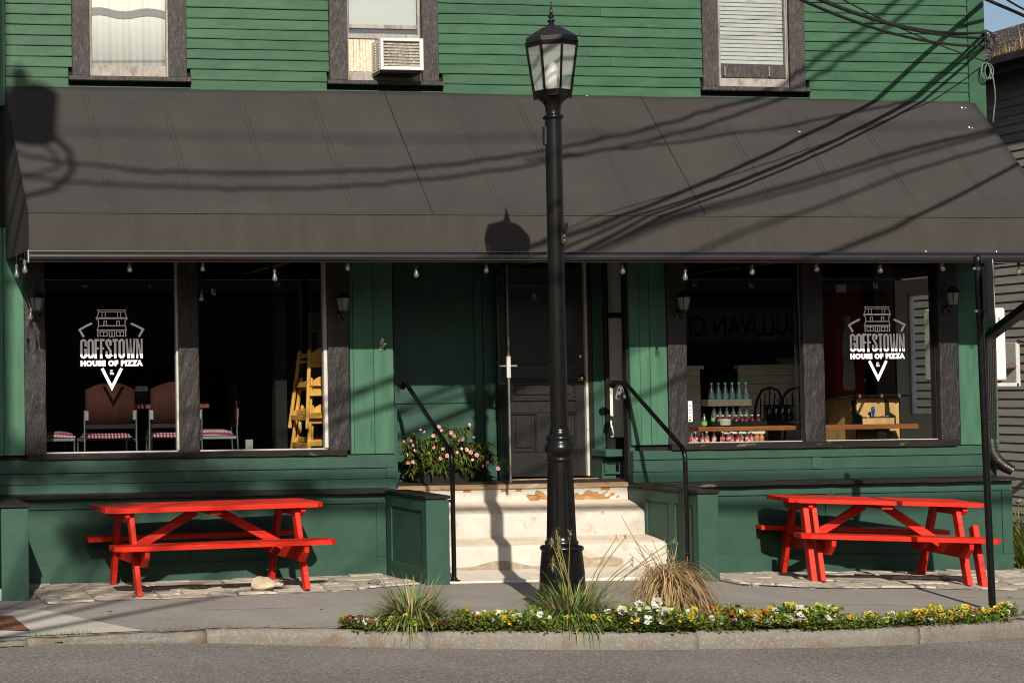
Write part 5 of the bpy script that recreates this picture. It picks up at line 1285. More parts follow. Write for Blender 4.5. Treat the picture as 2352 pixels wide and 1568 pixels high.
# ------------------------------------------------------------------ trough planter with pink flowers on the threshold
tp0, tp1 = (6.0174,0.2,0.7284), (6.5507,0.2,0.7188)
plt = thing('trough_planter', 'dark brown trough planter on the threshold', 'planter', ((tp0[0]+tp1[0])/2, .28, TZ+.001))
cx_, hw_ = (tp0[0]+tp1[0])/2, (tp1[0]-tp0[0])/2; HP = 0.9054-TZ
TROUGH = mat('dark_brown_trough', (.016, .013, .012), .55, .2, 8, orand=0)
mb = MB(); P0 = [(-hw_*.9, .20), (hw_*.9, .20), (hw_*.9, .37), (-hw_*.9, .37)]; P1 = [(-hw_, .185), (hw_, .185), (hw_, .385), (-hw_, .385)]
mb.add([(cx_+a, b, TZ+.002) for a, b in P0]+[(cx_+a, b, TZ+HP) for a, b in P1]+[(cx_+a*.95, .28+(b-.28)*.9, TZ+HP) for a, b in P1]+[(cx_+a*.95, .28+(b-.28)*.9, TZ+HP-.04) for a, b in P1],
       [(0, 1, 2, 3)]+[(i, (i+1) % 4, 4+(i+1) % 4, 4+i) for i in range(4)]+[(4+i, 4+(i+1) % 4, 8+(i+1) % 4, 8+i) for i in range(4)]+[(8+i, 8+(i+1) % 4, 12+(i+1) % 4, 12+i) for i in range(4)]+[(12, 13, 14, 15)])
obj('trough', mb, TROUGH, plt)
obj('rim', MB().box(cx_-hw_-.008, cx_+hw_+.008, .177, .190, TZ+HP-.018, TZ+HP, .003).box(cx_-hw_-.008, cx_+hw_+.008, .380, .393, TZ+HP-.018, TZ+HP, .003), TROUGH, plt)
obj('soil', MB().box(cx_-hw_*.93, cx_+hw_*.93, .20, .37, TZ+.03, TZ+HP-.03, .005), DIRT, plt)
fp = thing('flowering_plant', 'bushy plant with pink blossoms spilling over the brown trough', 'plant', (cx_, .28, TZ+HP-.03))
LFM = leafmat('drooping_green_leaf', (.16, .24, .04), (.07, .12, .022), .4, .3); LFR = leafmat('reddish_leaf', (.14, .07, .03), (.08, .05, .02), .4, .3); STM = leafmat('pinkish_stem', (.16, .10, .05), (.10, .11, .04))
PINK = leafmat('pink_petal', (.95, .42, .46), (1., .68, .68), .5, .3)
random.seed(41); lv = MB(); lr = MB(); stm = MB(); blooms = []
def leaf(mb, p, d, L, w, droop):
    blade(mb, p, d, L, w, droop, 3)
tips = [(5.9112,0.22,1.0896),(5.9877,0.25,1.1698),(6.0314,0.2,1.0269),(6.1593,0.25,1.1469),(6.2438,0.3,1.2065),(6.2982,0.22,1.1045),(6.2456,0.2,1.0031),(6.4098,0.28,1.2253),(6.4496,0.22,1.1228),(6.4823,0.2,0.9789),(6.5536,0.28,1.2523),(6.6122,0.25,1.0785),(6.6762,0.2,0.9347),(6.7305,0.22,1.0775),(6.8144,0.2,0.9036),(6.1297,0.18,0.9441),(5.9439,0.2,0.926),(6.538,0.18,0.917),(6.3406,0.17,0.9411),(5.9165,0.24,0.9865),(6.7555,0.2,0.9952),(6.2042,0.2,1.0858),(6.1268,0.28,1.1178),(6.4101,0.2,1.0417),(6.6124,0.2,0.9974),(6.3099,0.3,1.2676),(6.0175,0.17,0.8645),(6.142,0.16,0.8506),(6.2704,0.16,0.8402),(6.3997,0.16,0.8544),(6.507,0.16,0.8362),(5.9565,0.18,0.8366),(6.623,0.18,0.8417),(6.3356,0.16,0.8801),(6.0822,0.17,0.8921)]
for tpv in tips:
    tpv = Vector(tpv); b0 = Vector((cx_+max(-hw_*.85, min(hw_*.85, (tpv.x-cx_)*.55)), .28+R_(-.05, .05), TZ+HP-.04)); mid = b0.lerp(tpv, .55)+Vector((0, R_(-.02, .02), .09))
    stm.tube([tuple(b0), tuple(mid), tuple(tpv)], [.004, .0035, .002], 4)
    for k in range(60):
        u = R_(.25, 1.05); p = b0.lerp(mid, u/.55) if u < .55 else mid.lerp(tpv, (u-.55)/.45); a = R_(0, 6.28)
        p = p+Vector((R_(-.028, .028), R_(-.03, .03), R_(-.02, .02)))
        leaf(lr if random.random() < .13 else lv, tuple(p), (math.cos(a), math.sin(a), R_(-.5, .35)), R_(.07, .125), R_(.017, .028), R_(.9, 2.4))
obj('stems', stm, STM, fp, kind='stuff'); obj('leaves', lv, LFM, fp, kind='stuff'); obj('reddish_leaves', lr, LFR, fp, kind='stuff')
fmb = MB(); k = 9
for i in range(5):
    a = i*2*math.pi/5+.3; c = Vector((math.cos(a)*.013, -.002*(i % 2), math.sin(a)*.013))
    fmb.add([c+Vector((math.cos(2*math.pi*j/k)*.0125, -.002+.003*math.sin(j*2), math.sin(2*math.pi*j/k)*.0125)) for j in range(k)]+[c*.2+Vector((0, .006, 0))], [(j, (j+1) % k, k) for j in range(k)])
BLM = mesh_of('blossom', fmb, PINK)
eye = MB(); eye.lathe([(.005, 0), (.003, -.003), (0, -.004)], n=8, M=Matrix.Rotation(math.radians(90), 4, 'X')); EYE = mesh_of('blossom_eye', eye, mat('deep_pink_eye', (.5, .03, .06), .5, orand=0))
for (px, py, pz) in [(6.0388,0.14,1.2286),(6.0727,0.14,1.2077),(5.8818,0.16,1.1201),(5.943,0.14,1.1238),(5.9679,0.14,1.0826),(6.1618,0.14,1.1697),(6.235,0.16,1.242),(6.2479,0.15,1.2174),(6.3382,0.14,1.1959),(6.3638,0.13,1.163),(6.1566,0.12,1.06),(6.2463,0.12,1.0464),(6.2341,0.18,1.2499),(6.4146,0.13,1.1213),(6.441,0.12,1.1335),(6.514,0.16,1.1972),(6.544,0.2,1.266),(6.5692,0.16,1.1513),(6.2156,0.1,0.9577),(6.2803,0.1,0.9811),(6.4229,0.1,1.0443),(6.4743,0.1,1.0353),(6.5168,0.1,1.0101),(6.5801,0.12,0.9799),(6.6444,0.12,0.9584),(6.6304,0.1,0.8774),(6.6866,0.12,0.9085),(5.8952,0.12,0.9947),(5.9493,0.12,0.9287),(5.9138,0.14,0.9204),(6.3362,0.1,0.9925),(6.3794,0.1,1.0122),(6.4432,0.1,0.9786),(6.6731,0.12,0.8841),(6.781,0.1,0.8544),(6.1086,0.12,1.0076),(6.1914,0.13,1.1205),(6.3069,0.13,1.1065),(5.9846,0.13,1.0296),(6.5284,0.1,0.9404)]:
    o = bpy.data.objects.new('blossom', BLM); COL.objects.link(o); o.parent = fp; o.location = Vector((px, py, pz))-ORG[fp.name]
    o.rotation_euler = (R_(-.9, .5), R_(0, 6), R_(-1.1, .8)); q = R_(.5, .95); o.scale = (q, q, q)
    e = bpy.data.objects.new('blossom_eye', EYE); COL.objects.link(e); e.parent = o


# ------------------------------------------------------------------ overhead cables
CABM = mat('black_cable_sheath', (.020, .018, .017), .5, .2, 20, orand=0)
def cable(label, pts, r, group=None, name='overhead_cable', wob=0., twist=False):
    P_ = [Vector(p) for p in pts]; out = []
    if 'loose group' in label or label.startswith('thick cable over'): P_.insert(0, P_[0]+(P_[0]-P_[2]).normalized()*3.5)
    ext = [P_[0]*2-P_[1]]+P_+[P_[-1]*2-P_[-2]]
    for i in range(1, len(ext)-2):
        for k in range(8):
            t = k/8; a, b, c, d = ext[i-1:i+3]
            out.append(.5*((2*b)+(c-a)*t+(2*a-5*b+4*c-d)*t*t+(3*b-a-3*c+d)*t**3))
    out.append(P_[-1])
    if wob: out = [p+Vector((0, R_(-wob, wob), R_(-wob, wob))) for p in out]
    mb = MB()
    if twist:
        for ph in (0, 2.1, 4.2):
            mb.tube([p+Vector((0, math.cos(ph+i*1.3), math.sin(ph+i*1.3)))*r*.55 for i, p in enumerate(out)], r*.55, 5)
    else: mb.tube(out, r, 6)
    return obj(name, mb, CABM, None, label, 'cable', group)
G1 = 'service cables meeting the right corner of the house'
def service(A, B, sag, label, r):
    A = Vector(A); B = Vector(B); us = [.0, .03, .06, .1, .15, .2, .26, .33, .42, .52, .63, .75, .88, 1]
    return cable(label, [A.lerp(B, u)-Vector((0, 0, sag*4*u*(1-u))) for u in us], r, G1)
service((11.854, -.05, 5.06), (.913-.75, -9.25, 7.168), 1.133, 'uppermost of the three black cables reaching the right corner board', .013)
service((11.853, -.05, 5.004), (.401-.45, -9.45, 6.66), .924, 'middle one of the three black cables reaching the right corner board', .013)
service((11.85, -.05, 4.926), (.224-.3, -9.5, 6.781), .982, 'lowest of the three black cables reaching the right corner board', .013)
service((11.873, -.05, 4.767), (.117-.2, -9.372, 6.592), .553, 'thin wire climbing from the coiled loop on the corner', .006)
cable('upper of two black cables crossing the sky at the top right', [(11.5102,-0.4,5.3521),(11.8856,-0.2,5.31),(12.3993,0.1,5.2672),(13.3046,0.6,5.1498)], .016, 'cables against the sky')
cable('lower, thinner cable crossing the sky beside the thick one', [(11.8613,-0.3,5.3651),(12.3263,0,5.3103),(13.3073,0.6,5.2314)], .010, 'cables against the sky')
# thick service cable whose shadow runs over the valance, and the wavy bundles out over the street
random.seed(2)
cable('thick cable over the pavement running up to the right corner eave', [(4.9474,-6.135,5.7744),(6.4044,-5.235,5.6237),(7.466,-4.2857,5.5073),(8.6939,-3.1269,5.4116),(9.0439,-2.8099,5.4181),(10.0789,-1.795,5.3355),(10.4706,-1.4,5.3275),(11.1395,-0.8,5.4035),(11.8322,-0.12,5.4045)], .022, 'cables over the pavement')
cable('wavy cable bundle above the street, the upper one', [(-0.6507,-10.7638,10.0749),(-0.1207,-10.2295,9.6303),(0.3865,-10.0024,9.3635),(1.2805,-9.5761,8.9719),(2.4634,-8.9787,8.5975),(3.3802,-8.4524,8.3174),(4.2395,-7.9943,8.1345),(5.201,-7.3817,7.9504),(6.2481,-6.7151,7.8264),(6.857,-6.2904,7.7796),(7.4913,-5.8494,7.7509),(8.3786,-5.3,7.7533),(8.737,-5.1,7.8215),(9.0935,-4.9,7.9208),(9.4506,-4.7,7.9742),(9.9211,-4.4,8.098),(10.6763,-4,8.4292)], .024, 'cables over the street', wob=.012, twist=True)
cable('wavy cable bundle above the street, the lower one', [(-0.6738,-10.956,9.8609),(-0.1088,-10.4318,9.4051),(0.6024,-10.0835,9.0999),(1.2272,-9.8057,8.8894),(2.3819,-9.1214,8.4387),(3.1652,-8.6897,8.2264),(4.1978,-8.109,8.0068),(5.1541,-7.495,7.8243),(5.6111,-7.2145,7.79),(6.389,-6.6886,7.6827),(7.2075,-6.1291,7.6127),(8.351,-5.3416,7.6234),(8.7795,-5.1,7.6989),(9.4226,-4.8,7.8819),(10.1784,-4.4,8.104),(10.9119,-4,8.3924)], .022, 'cables over the street', wob=.012, twist=True)
cable('thin wavy cable above the street between the bundles', [(5.1262,-7.6426,8.0064),(6.1096,-7.0362,7.8154),(6.7311,-6.5809,7.6294),(8.1922,-5.601,7.3345),(9.1392,-4.9553,7.1872),(10.0061,-4.4107,7.1007),(10.5527,-3.6,6.8795),(11.1745,-3,6.7673)], .016, 'cables over the street', wob=.01)
cable('upper cable of the loose group over the right awning end', [(5.8939,-9.035,7.9388),(7.1663,-7.8532,7.5985),(8.1821,-7.146,7.5198),(9.3667,-6.3861,7.4997),(10.7215,-5.6465,7.4571),(11.6059,-5.2878,7.51)], .024, 'cables over the right awning end')
cable('second cable of the loose group over the right awning end', [(5.893,-9.035,7.9),(7.1334,-7.9085,7.537),(8.1425,-7.2073,7.4516),(9.3216,-6.45,7.4286),(10.6975,-5.6776,7.4224),(11.5797,-5.3197,7.4745)], .016, 'cables over the right awning end')
cable('third cable of the loose group over the right awning end', [(6.6369,-8.335,7.3244),(7.5976,-7.7155,7.2321),(8.3756,-7.1226,7.1994),(9.2417,-6.4971,7.2029),(10.7697,-5.5778,7.1871),(11.5419,-5.2238,7.2348)], .017, 'cables over the right awning end')
cable('lowest cable of the loose group over the right awning end', [(7.6065,-6.335,5.7821),(8.583,-5.835,5.784),(9.2004,-5.435,5.7401),(9.9619,-4.8398,5.7565),(10.9974,-4.1024,5.8847),(11.8772,-3.5353,5.9964)], .020, 'cables over the right awning end')
cable('distant thick cable bundle across the street throwing a soft band', [(-2.7812,-17.433,14.4298),(-0.8448,-17.429,14.4342),(0.5475,-17.4525,14.4081),(2.4042,-17.4429,14.4188),(5.0429,-17.3357,14.5382),(7.8408,-17.235,14.6503)], .016, 'cables across the street')
cable('distant cable bundle low across the street, softly shading the steps', [(-2, -12.5, 8.28), (4, -12.5, 8.12), (9, -12.5, 8.1), (15, -12.5, 8.3)], .05, 'cables across the street')
cable('second distant bundle low across the street', [(-2, -12.7, 8.72), (4, -12.7, 8.60), (9, -12.7, 8.55), (15, -12.7, 8.7)], .035, 'cables across the street')
# coil and drop on the corner
cl = thing('cable_coil', 'coiled green painted wire hanging at the upper right corner', 'cable', (11.8558,-0.06,4.7345))
cp = Vector((11.84,-0.08,4.6876))
PAINTED = mat('green_spattered_wire', (.12, .17, .13), .5, .4, 30, orand=0)
for i, (dx, r) in enumerate(((0, .085), (.02, .075), (-.025, .08))): obj('loop', MB().tube([(cp.x+dx+r*.62*math.sin(t*.3), cp.y-.01*i, cp.z-.02+r*math.cos(t*.3)) for t in range(22)], .0055, 5), PAINTED, cl)
drop = [(11.8568,-0.06,4.7647),(11.8679,-0.1,4.6845),(11.8935,-0.1,4.5989),(11.9089,-0.1,4.4916),(11.9249,-0.08,4.3875),(11.9293,-0.05,4.2846),(11.931,-0.03,4.1798)]
obj('drop_wire', MB().tube(drop, .007, 6), PAINTED, cl)
an = thing('insulator_bracket', 'tangled black cable anchor at the top right corner board', 'bracket', (11.8551,-0.06,5.015)); ap = Vector((11.8497,-0.06,4.9933))
for dz, dx in ((.06, .0), (.0, .02), (-.07, .03)): obj('insulator', MB().lathe([(.012, -.03), (.022, -.02), (.014, 0), (.022, .02), (.012, .03)], ap.x+dx, ap.y, 10, M=Matrix.Translation((0, 0, ap.z+dz))), CABM, an)
obj('jumper', MB().tube([tuple(ap+Vector(q)) for q in ((.0, 0, .09), (.05, -.02, .06), (.09, -.01, -.02), (.07, 0, -.12), (.03, .0, -.06), (.05, .0, .02), (.10, .0, .04), (.12, 0, -.05), (.06, 0, -.16), (.03, 0, -.22))], .009, 6), CABM, an)

# ------------------------------------------------------------------ utility pole across the pavement (out of frame; its shadow falls at the left)
up = thing('utility_pole', 'wooden utility pole with a transformer standing at the left kerb', 'utility pole', (-.20, -9.3, -.2))
PWOOD = mat('grey_pole_wood', (.16, .13, .10), .85, .25, 6, (3, 3, .4), orand=0)
obj('pole', MB().tube([(-.20, -9.3, -.5), (-.20, -9.3, 5), (-.20, -9.3, 11.8)], [.17, .15, .12], 14), PWOOD, up)
tc_ = Vector((.20, -9.2, 9.70))
obj('transformer', MB().lathe([(.10, -.46), (.225, -.44), (.23, -.40), (.23, .22), (.235, .24), (.20, .30), (.08, .33), (.0, .34)], tc_.x, tc_.y, 20, M=Matrix.Translation((0, 0, tc_.z))), STEEL, up)
obj('transformer_bracket', MB().box(-.12, .08, -9.26, -9.14, 9.80, 9.88).box(-.12, .08, -9.26, -9.14, 9.5, 9.6), STEEL, up)
obj('bushing', MB().lathe([(.03, .3), (.08, .36), (.06, .42), (.09, .48), (.04, .54)], tc_.x-.13, tc_.y, 10, M=Matrix.Translation((0, 0, tc_.z))), CABM, up)
obj('jumper_loop', MB().tube([(.34, -9.2, 9.4), (.56, -9.2, 9.05), (.60, -9.2, 8.75), (.45, -9.25, 8.5), (.2, -9.25, 8.38), (-.1, -9.3, 8.35)], .03, 8), CABM, up)
obj('jumper_loop', MB().tube([(.2, -9.2, 9.3), (.44, -9.2, 9.0), (.48, -9.2, 8.8), (.3, -9.25, 8.72), (-.1, -9.3, 8.7)], .018, 8), CABM, up)

# ------------------------------------------------------------------ street tree off to the left, shading the lower left wall
tr = thing('street_tree', 'thinly leaved street tree across the road to the left', 'tree', (-2.6, -15.2, -.3))
BARK = mat('grey_brown_bark', (.10, .08, .06), .9, .3, 12, (2, 2, .5), .8, 30, orand=0); TLEAF = leafmat('autumn_tree_leaf', (.14, .15, .04), (.20, .13, .03), .5, .3)
random.seed(12); tk = MB(); tk.tube([(-2.6, -15.2, -.5), (-2.55, -15.1, 3), (-2.2, -14.9, 6), (-1.6, -14.7, 8.2)], [.2, .17, .12, .06], 10)
lf = MB()
def shadepos(X, Z, dY): return Vector((X, -.19, Z))-Vector((.237, 1, -.619))*dY
cl_ = [(shadepos(2.75, .36, 14.6), .2), (shadepos(3.0, .42, 14.7), .2), (shadepos(3.7, .88, 14.5), .26), (shadepos(4.1, .82, 14.8), .2), (shadepos(3.45, .92, 14.6), .2), (shadepos(2.3, 1.12, 14.6), .2), (shadepos(5.9, .35, 14.6), .16), (shadepos(4.8, .72, 14.8), .18)]
for c, r in cl_:
    tk.tube([(-2.2, -14.9, 6), tuple(Vector((-2.2, -14.9, 6)).lerp(c, .6)+Vector((0, 0, .2))), tuple(c)], [.06, .035, .012], 6)
    for _ in range(int(950*r)):
        v = Vector((random.gauss(0, .55), random.gauss(0, .55), random.gauss(0, .38)))*r*1.2; d = Vector((R_(-1, 1), R_(-1, 1), R_(-1, .3))); blade(lf, tuple(c+v), tuple(d), R_(.08, .12), R_(.05, .075), .4, 3)
obj('trunk', tk, BARK, tr); obj('crown', lf, TLEAF, tr, kind='stuff')

# ------------------------------------------------------------------ building across the street (seen only as a faint reflection in the panes)
ob = thing('opposite_shop', 'low brick shop with a shingled roof across the street', 'building', (14, -31, -.3))
BRK = mat('dull_brown_brick', (.10, .06, .045), .9, .3, 6, orand=0); ROOFO = mat('dark_opposite_roof', (.055, .05, .047), .9, .3, 10, orand=0)
obj('wall', MB().box(-9, 42, -37, -31, -.4, 4.3, .01), BRK, ob)
obj('roof', MB().add([(-9.5, -30.4, 4.2), (42.5, -30.4, 4.2), (42.5, -34, 6.6), (-9.5, -34, 6.6), (42.5, -37.6, 4.2), (-9.5, -37.6, 4.2)], [(0, 1, 2, 3), (3, 2, 4, 5)]), ROOFO, ob)
for x in range(-6, 40, 5): obj('shop_window', MB().box(x, x+3, -31.0, -30.95, .5, 2.4, .01), DARKIN, ob)
sg = MB(); sgx0, sgx1 = 8.7239*2.88, 9.8484*2.88
obj('sign_board', MB().box(sgx0-.4, sgx1+.4, -30.98, -30.92, 2.85, 3.75, .01), mat('faded_signboard', (.20, .17, .13), .6, orand=0), ob)
tm = MB(); vs, fs = text_mesh('SULLIVAN CI', .01); a, b = min(v.x for v in vs), max(v.x for v in vs)
tm.add([(sgx1-(v.x-a)/(b-a)*(sgx1-sgx0), -30.915, 3.02+v.y*.8) for v in vs], fs); obj('sign_lettering', tm, DARKIN, ob)


# ------------------------------------------------------------------ inside the dining room, left
PLAID = bpy.data.materials.new('plum_plaid_cloth'); PLAID.use_nodes = True
def plaid(m):
    nt = m.node_tree; N = nt.nodes; L = nt.links; p = N['Principled BSDF']; p.inputs['Roughness'].default_value = .85
    tc = N.new('ShaderNodeTexCoord'); sx = N.new('ShaderNodeSeparateXYZ'); L.new(tc.outputs['Object'], sx.inputs[0])
    def band(out, f, th):
        a = N.new('ShaderNodeMath'); a.operation = 'MULTIPLY'; a.inputs[1].default_value = f; L.new(out, a.inputs[0])
        b = N.new('ShaderNodeMath'); b.operation = 'FRACT'; L.new(a.outputs[0], b.inputs[0])
        c = N.new('ShaderNodeMath'); c.operation = 'GREATER_THAN'; c.inputs[1].default_value = th; L.new(b.outputs[0], c.inputs[0]); return c.outputs[0]
    bxx = band(sx.outputs['X'], 32, .62); bz = band(sx.outputs['Z'], 70, .5); by = band(sx.outputs['Y'], 32, .6)
    mx = N.new('ShaderNodeMath'); mx.operation = 'MAXIMUM'; L.new(by, mx.inputs[0]); L.new(bz, mx.inputs[1])
    an = N.new('ShaderNodeMath'); an.operation = 'MULTIPLY'; L.new(bxx, an.inputs[0]); L.new(mx.outputs[0], an.inputs[1])
    m1 = N.new('ShaderNodeMix'); m1.data_type = 'RGBA'; m1.inputs[6].default_value = (.12, .012, .042, 1); m1.inputs[7].default_value = (.07, .016, .055, 1); L.new(bxx, m1.inputs[0])
    m2 = N.new('ShaderNodeMix'); m2.data_type = 'RGBA'; m2.inputs[7].default_value = (.38, .31, .32, 1); L.new(m1.outputs[2], m2.inputs[6]); L.new(an.outputs[0], m2.inputs[0]); L.new(m2.outputs[2], p.inputs['Base Color'])
plaid(PLAID)
dc = local_thing('dining_chair', 'mahogany backed chair straight behind the window emblem', 'chair', (3.1116, .55, FL), 0, 'plaid seated dining chairs')
bk = MB(); n = 16; W = .232
for i in range(n+1):
    x = -W+2*W*i/n; zt = .905+.072*math.cos(x/W*math.pi/2*.98); y = -.22-.025*(1-(x/W)**2)
    zb = .600-.012*math.cos(x/W*math.pi/2)
    bk.v += [(x, y, zb), (x, y-.012, (zb+zt)/2), (x, y+.004, zt)]
for i in range(n):
    for k in range(2): bk.f.append((i*3+k, i*3+3+k, i*3+4+k, i*3+1+k)); bk.sm.append(True)
bo = obj('backrest', bk, MAHOG, dc); md = bo.modifiers.new('ply', 'SOLIDIFY'); md.thickness = .014
for s in (-1, 1):
    obj('frame_post', MB().tube([(s*.245, -.225, .0), (s*.245, -.235, .3), (s*.243, -.225, .5), (s*.243, -.235, .72)], .0095, 8), CHROME, dc)
    obj('front_leg', MB().tube([(s*.235, .21, .0), (s*.235, .20, .44)], .0095, 8), CHROME, dc)
    obj('clamp_plate', MB().box(s*.243-(.036 if s > 0 else 0), s*.243+(.036 if s < 0 else 0), -.247, -.241, .625, .715, .004), STEEL, dc)
    obj('side_bar', MB().box(s*.236-.008, s*.236+.008, -.22, .21, .425, .455, .004), STEEL, dc)
obj('back_bar', MB().box(-.24, .24, -.24, -.222, .545, .59, .004), BLKPL, dc)
obj('seat_pan', MB().box(-.225, .225, -.19, .215, .44, .458, .006), BLKPL, dc)
se = MB(); n = 14
for i in range(n+1):
    for j in range(n+1):
        u, v = i/n*2-1, j/n*2-1; e = (1-abs(u)**5)*(1-abs(v)**5); se.v.append((u*.225*(1-.03*abs(v)), .01+v*.215, .462+.058*e**.5-.006*(1-u*u)))
for i in range(n):
    for j in range(n): se.f.append((i*(n+1)+j, (i+1)*(n+1)+j, (i+1)*(n+1)+j+1, i*(n+1)+j+1)); se.sm.append(True)
obj('seat_cushion', se, PLAID, dc)
dup(dc, (3.7375+.02, .56, FL), math.radians(-7), 'mahogany backed chair partly hidden by the post between the left panes')
dup(dc, (4.2337, 1.02, FL), math.radians(82), 'dining chair seen from its side at the right end of the table')
dup(dc, (2.6363, 1.0, FL), math.radians(-88), 'dining chair at the left end of the table, only its plaid seat in view')
TT = 1.4946
dt = thing('dining_table', 'red brown dining table behind the two left chairs', 'table', (3.6518, 1.15, FL))
obj('tabletop', MB().box(3.1446, 4.1674, .80, 1.55, TT-.047, TT, .006), TABLEW, dt)
obj('pedestal', MB().lathe([(.04, FL+.03), (.04, TT-.05)], 3.6518, 1.17, 12).box(3.6518-.3, 3.6518+.3, 1.14, 1.2, FL, FL+.03).box(3.6518-.03, 3.6518+.03, .85, 1.5, FL, FL+.03), BLKPL, dt)
nd = thing('napkin_dispenser', 'small grey napkin dispenser on the table between the two left chairs', 'dispenser', (3.5662,1.15,1.4938))
nx_ = 3.5681; obj('case', MB().box(nx_-.07, nx_+.07, 1.1, 1.2, TT, 1.6123, .006), BLKPL, nd); obj('napkin_top', MB().prism([(nx_-.065, 1.6144), (nx_+.065, 1.6144), (nx_+.06, 1.663), (nx_-.03, 1.6672), (nx_-.06, 1.6503)], 'y', 1.1, 1.2), mat('pale_napkin', (.75, .74, .70), .8, orand=0), nd)
cd = thing('white_card', 'small pale card standing on the inner sill of the highchair window', 'card', (4.3767,0.12,1.0665)); obj('card', MB().box(4.3402, 4.4106, .118, .123, 1.0585, 1.1589, .001), mat('grey_card', (.30, .29, .27), .8, orand=0), cd)
bx('interior_column', DARKIN, 4.724, 4.8389, .45, .57, FL, ZH+.04, .004)
pd = thing('dispenser_panel', 'pale upright panel with two dark slots above the highchairs', 'panel', (5.3344,1,1.8883))
obj('panel', MB().box(5.2235, 5.2235+.36, 1.0, 1.05, FL, 2.3756, .02), mat('pale_grey_panel', (.22, .22, .20), .6, orand=0), pd)
for x in (721, 747): obj('slot_frame', MB().box(5.2735-.03 if x == 721 else 5.3885-.03, 5.2735+.03 if x == 721 else 5.3885+.03, .975, .999, 1.9266, 2.17, .004), BLKPL, pd)
obj('green_note', MB().box(5.2623, 5.3817, .992, .9995, 2.1999, 2.2811, .0005), mat('green_note_paper', (.10, .19, .05), .8, orand=0), pd)

# nested wooden highchairs
def highchair(label, x, y, z):
    h = local_thing('highchair', label, 'highchair', (x, y, z), math.radians(3), 'nested wooden highchairs')
    w0, w1 = .235, .165
    P = lambda s, f, t: Vector((s*(w0+(w1-w0)*t), (-.25+.10*t) if f else (.25-.13*t), .74*t))
    for s in (-1, 1):
        for f in (0, 1): obj('leg', MB().bar(tuple(P(s, f, 0)), tuple(P(s, f, 1.0)), .034, .030, .007), OAK, h)
        for t in (.14, .56, .93): obj('side_rail', MB().bar(tuple(P(s, 0, t)), tuple(P(s, 1, t)), .020, .05 if t < .9 else .045, .005), OAK, h)
    for f, t, hh in ((1, .17, .055), (0, .2, .05), (1, .45, .05), (1, .80, .03), (0, .86, .03)):
        obj('cross_rail', MB().bar(tuple(P(-1, f, t)), tuple(P(1, f, t)), .02, hh, .005), OAK, h)
    obj('seat', MB().box(-.185, .185, -.17, .16, .40, .418, .005), OAK, h)
    bp = MB(); pts = [(-.165, .0), (.165, .0), (.165, .09)]+[(.165-.33*k/12, .09+.075*math.sin(math.pi*k/12)**.7) for k in range(1, 12)]+[(-.165, .09)]
    bp.prism(pts, 'y', -.155, -.138); bp.v = [(p[0], p[1], p[2]+.60) for p in bp.v]; obj('back_panel', bp, OAK, h)
    return h
HCX = 4.9796+.20
highchair('lowest of the nested wooden highchairs', HCX+.035, .52, FL)
highchair('middle of the nested wooden highchairs', HCX+.02, .50, FL+.26)
highchair('topmost of the nested wooden highchairs', HCX, .47, FL+.52)

# ------------------------------------------------------------------ inside, right: counter, drinks, arcade table, cooler, side door
ctz = 1.2127
ctr = thing('window_counter', 'orange brown plank counter running inside both right panes', 'counter', (10.0463, .35, ctz))
cmb = MB(); nX = 24; ca, cb = 8.8768, 11.1983
for i in range(nX+1):
    x = ca+(cb-ca)*i/nX; j = .006*math.sin(x*6)+R_(-.003, .003); j2 = R_(-.002, .002)
    cmb.v += [(x, .22+j, ctz-.042+j2), (x, .215+j, ctz-.01), (x, .225+j, ctz), (x, .50, ctz), (x, .50, ctz-.042)]
for i in range(nX):
    for k in range(5): cmb.f.append((i*5+k, (i+1)*5+k, (i+1)*5+(k+1) % 5, i*5+(k+1) % 5)); cmb.sm.append(False)
cmb.f += [(0, 1, 2, 3, 4), tuple(range(nX*5, nX*5+5))]; cmb.sm += [False]*2
obj('plank_top', cmb, LIVEEDGE, ctr)
for x in (9.2111, 10.856):
    mb = MB(); mb.prism([(x-.055, ctz-.045), (x+.055, ctz-.045), (x+.03, FL+.02), (x-.03, FL+.02)], 'y', .28, .32); obj('bracket_leg', mb, BLKPL, ctr)
tray = thing('serving_tray', 'black serving tray on the counter under the drinks', 'tray', (9.3292,0.25,1.2078))
ty0 = ctz+.001; tx0, tx1 = 9.0642, 9.6014
obj('tray_base', MB().box(tx0, tx1, .23, .48, ty0, ty0+.010, .004), BLKPL, tray)
obj('tray_rim', MB().box(tx0, tx1, .226, .236, ty0, ty0+.05, .004).box(tx0, tx0+.01, .236, .48, ty0, ty0+.05, .004).box(tx1-.01, tx1, .236, .48, ty0, ty0+.05, .004), BLKPL, tray)
def gl(name, c, a=.5):
    m = glass_mat(name, tint=c, rough=.05, f0=.08, diffuse=a); 
    for n_ in m.node_tree.nodes:
        if n_.type in ('BSDF_DIFFUSE', 'BSDF_TRANSLUCENT'): n_.inputs[0].default_value = (*[q*.9 for q in c], 1)
    return m
BB = gl('pale_blue_bottle', (.50, .56, .58), .08); CB = gl('clear_bottle', (.75, .80, .78), .10); RB = gl('dark_red_drink', (.22, .02, .03), .6); CAPG = mat('green_cap', (.05, .25, .10), .4, orand=0); CAPW = mat('white_cap', (.8, .8, .78), .4, orand=0)
LABG = mat('green_drink_label', (.20, .55, .12), .5, orand=.1); LABR = mat('red_drink_label', (.60, .05, .05), .5, .3, 30, orand=.15, c2=(.8, .7, .68), t=(.5, .55), sc2=40); LABB = mat('blue_water', (.05, .11, .13), .4, orand=0)
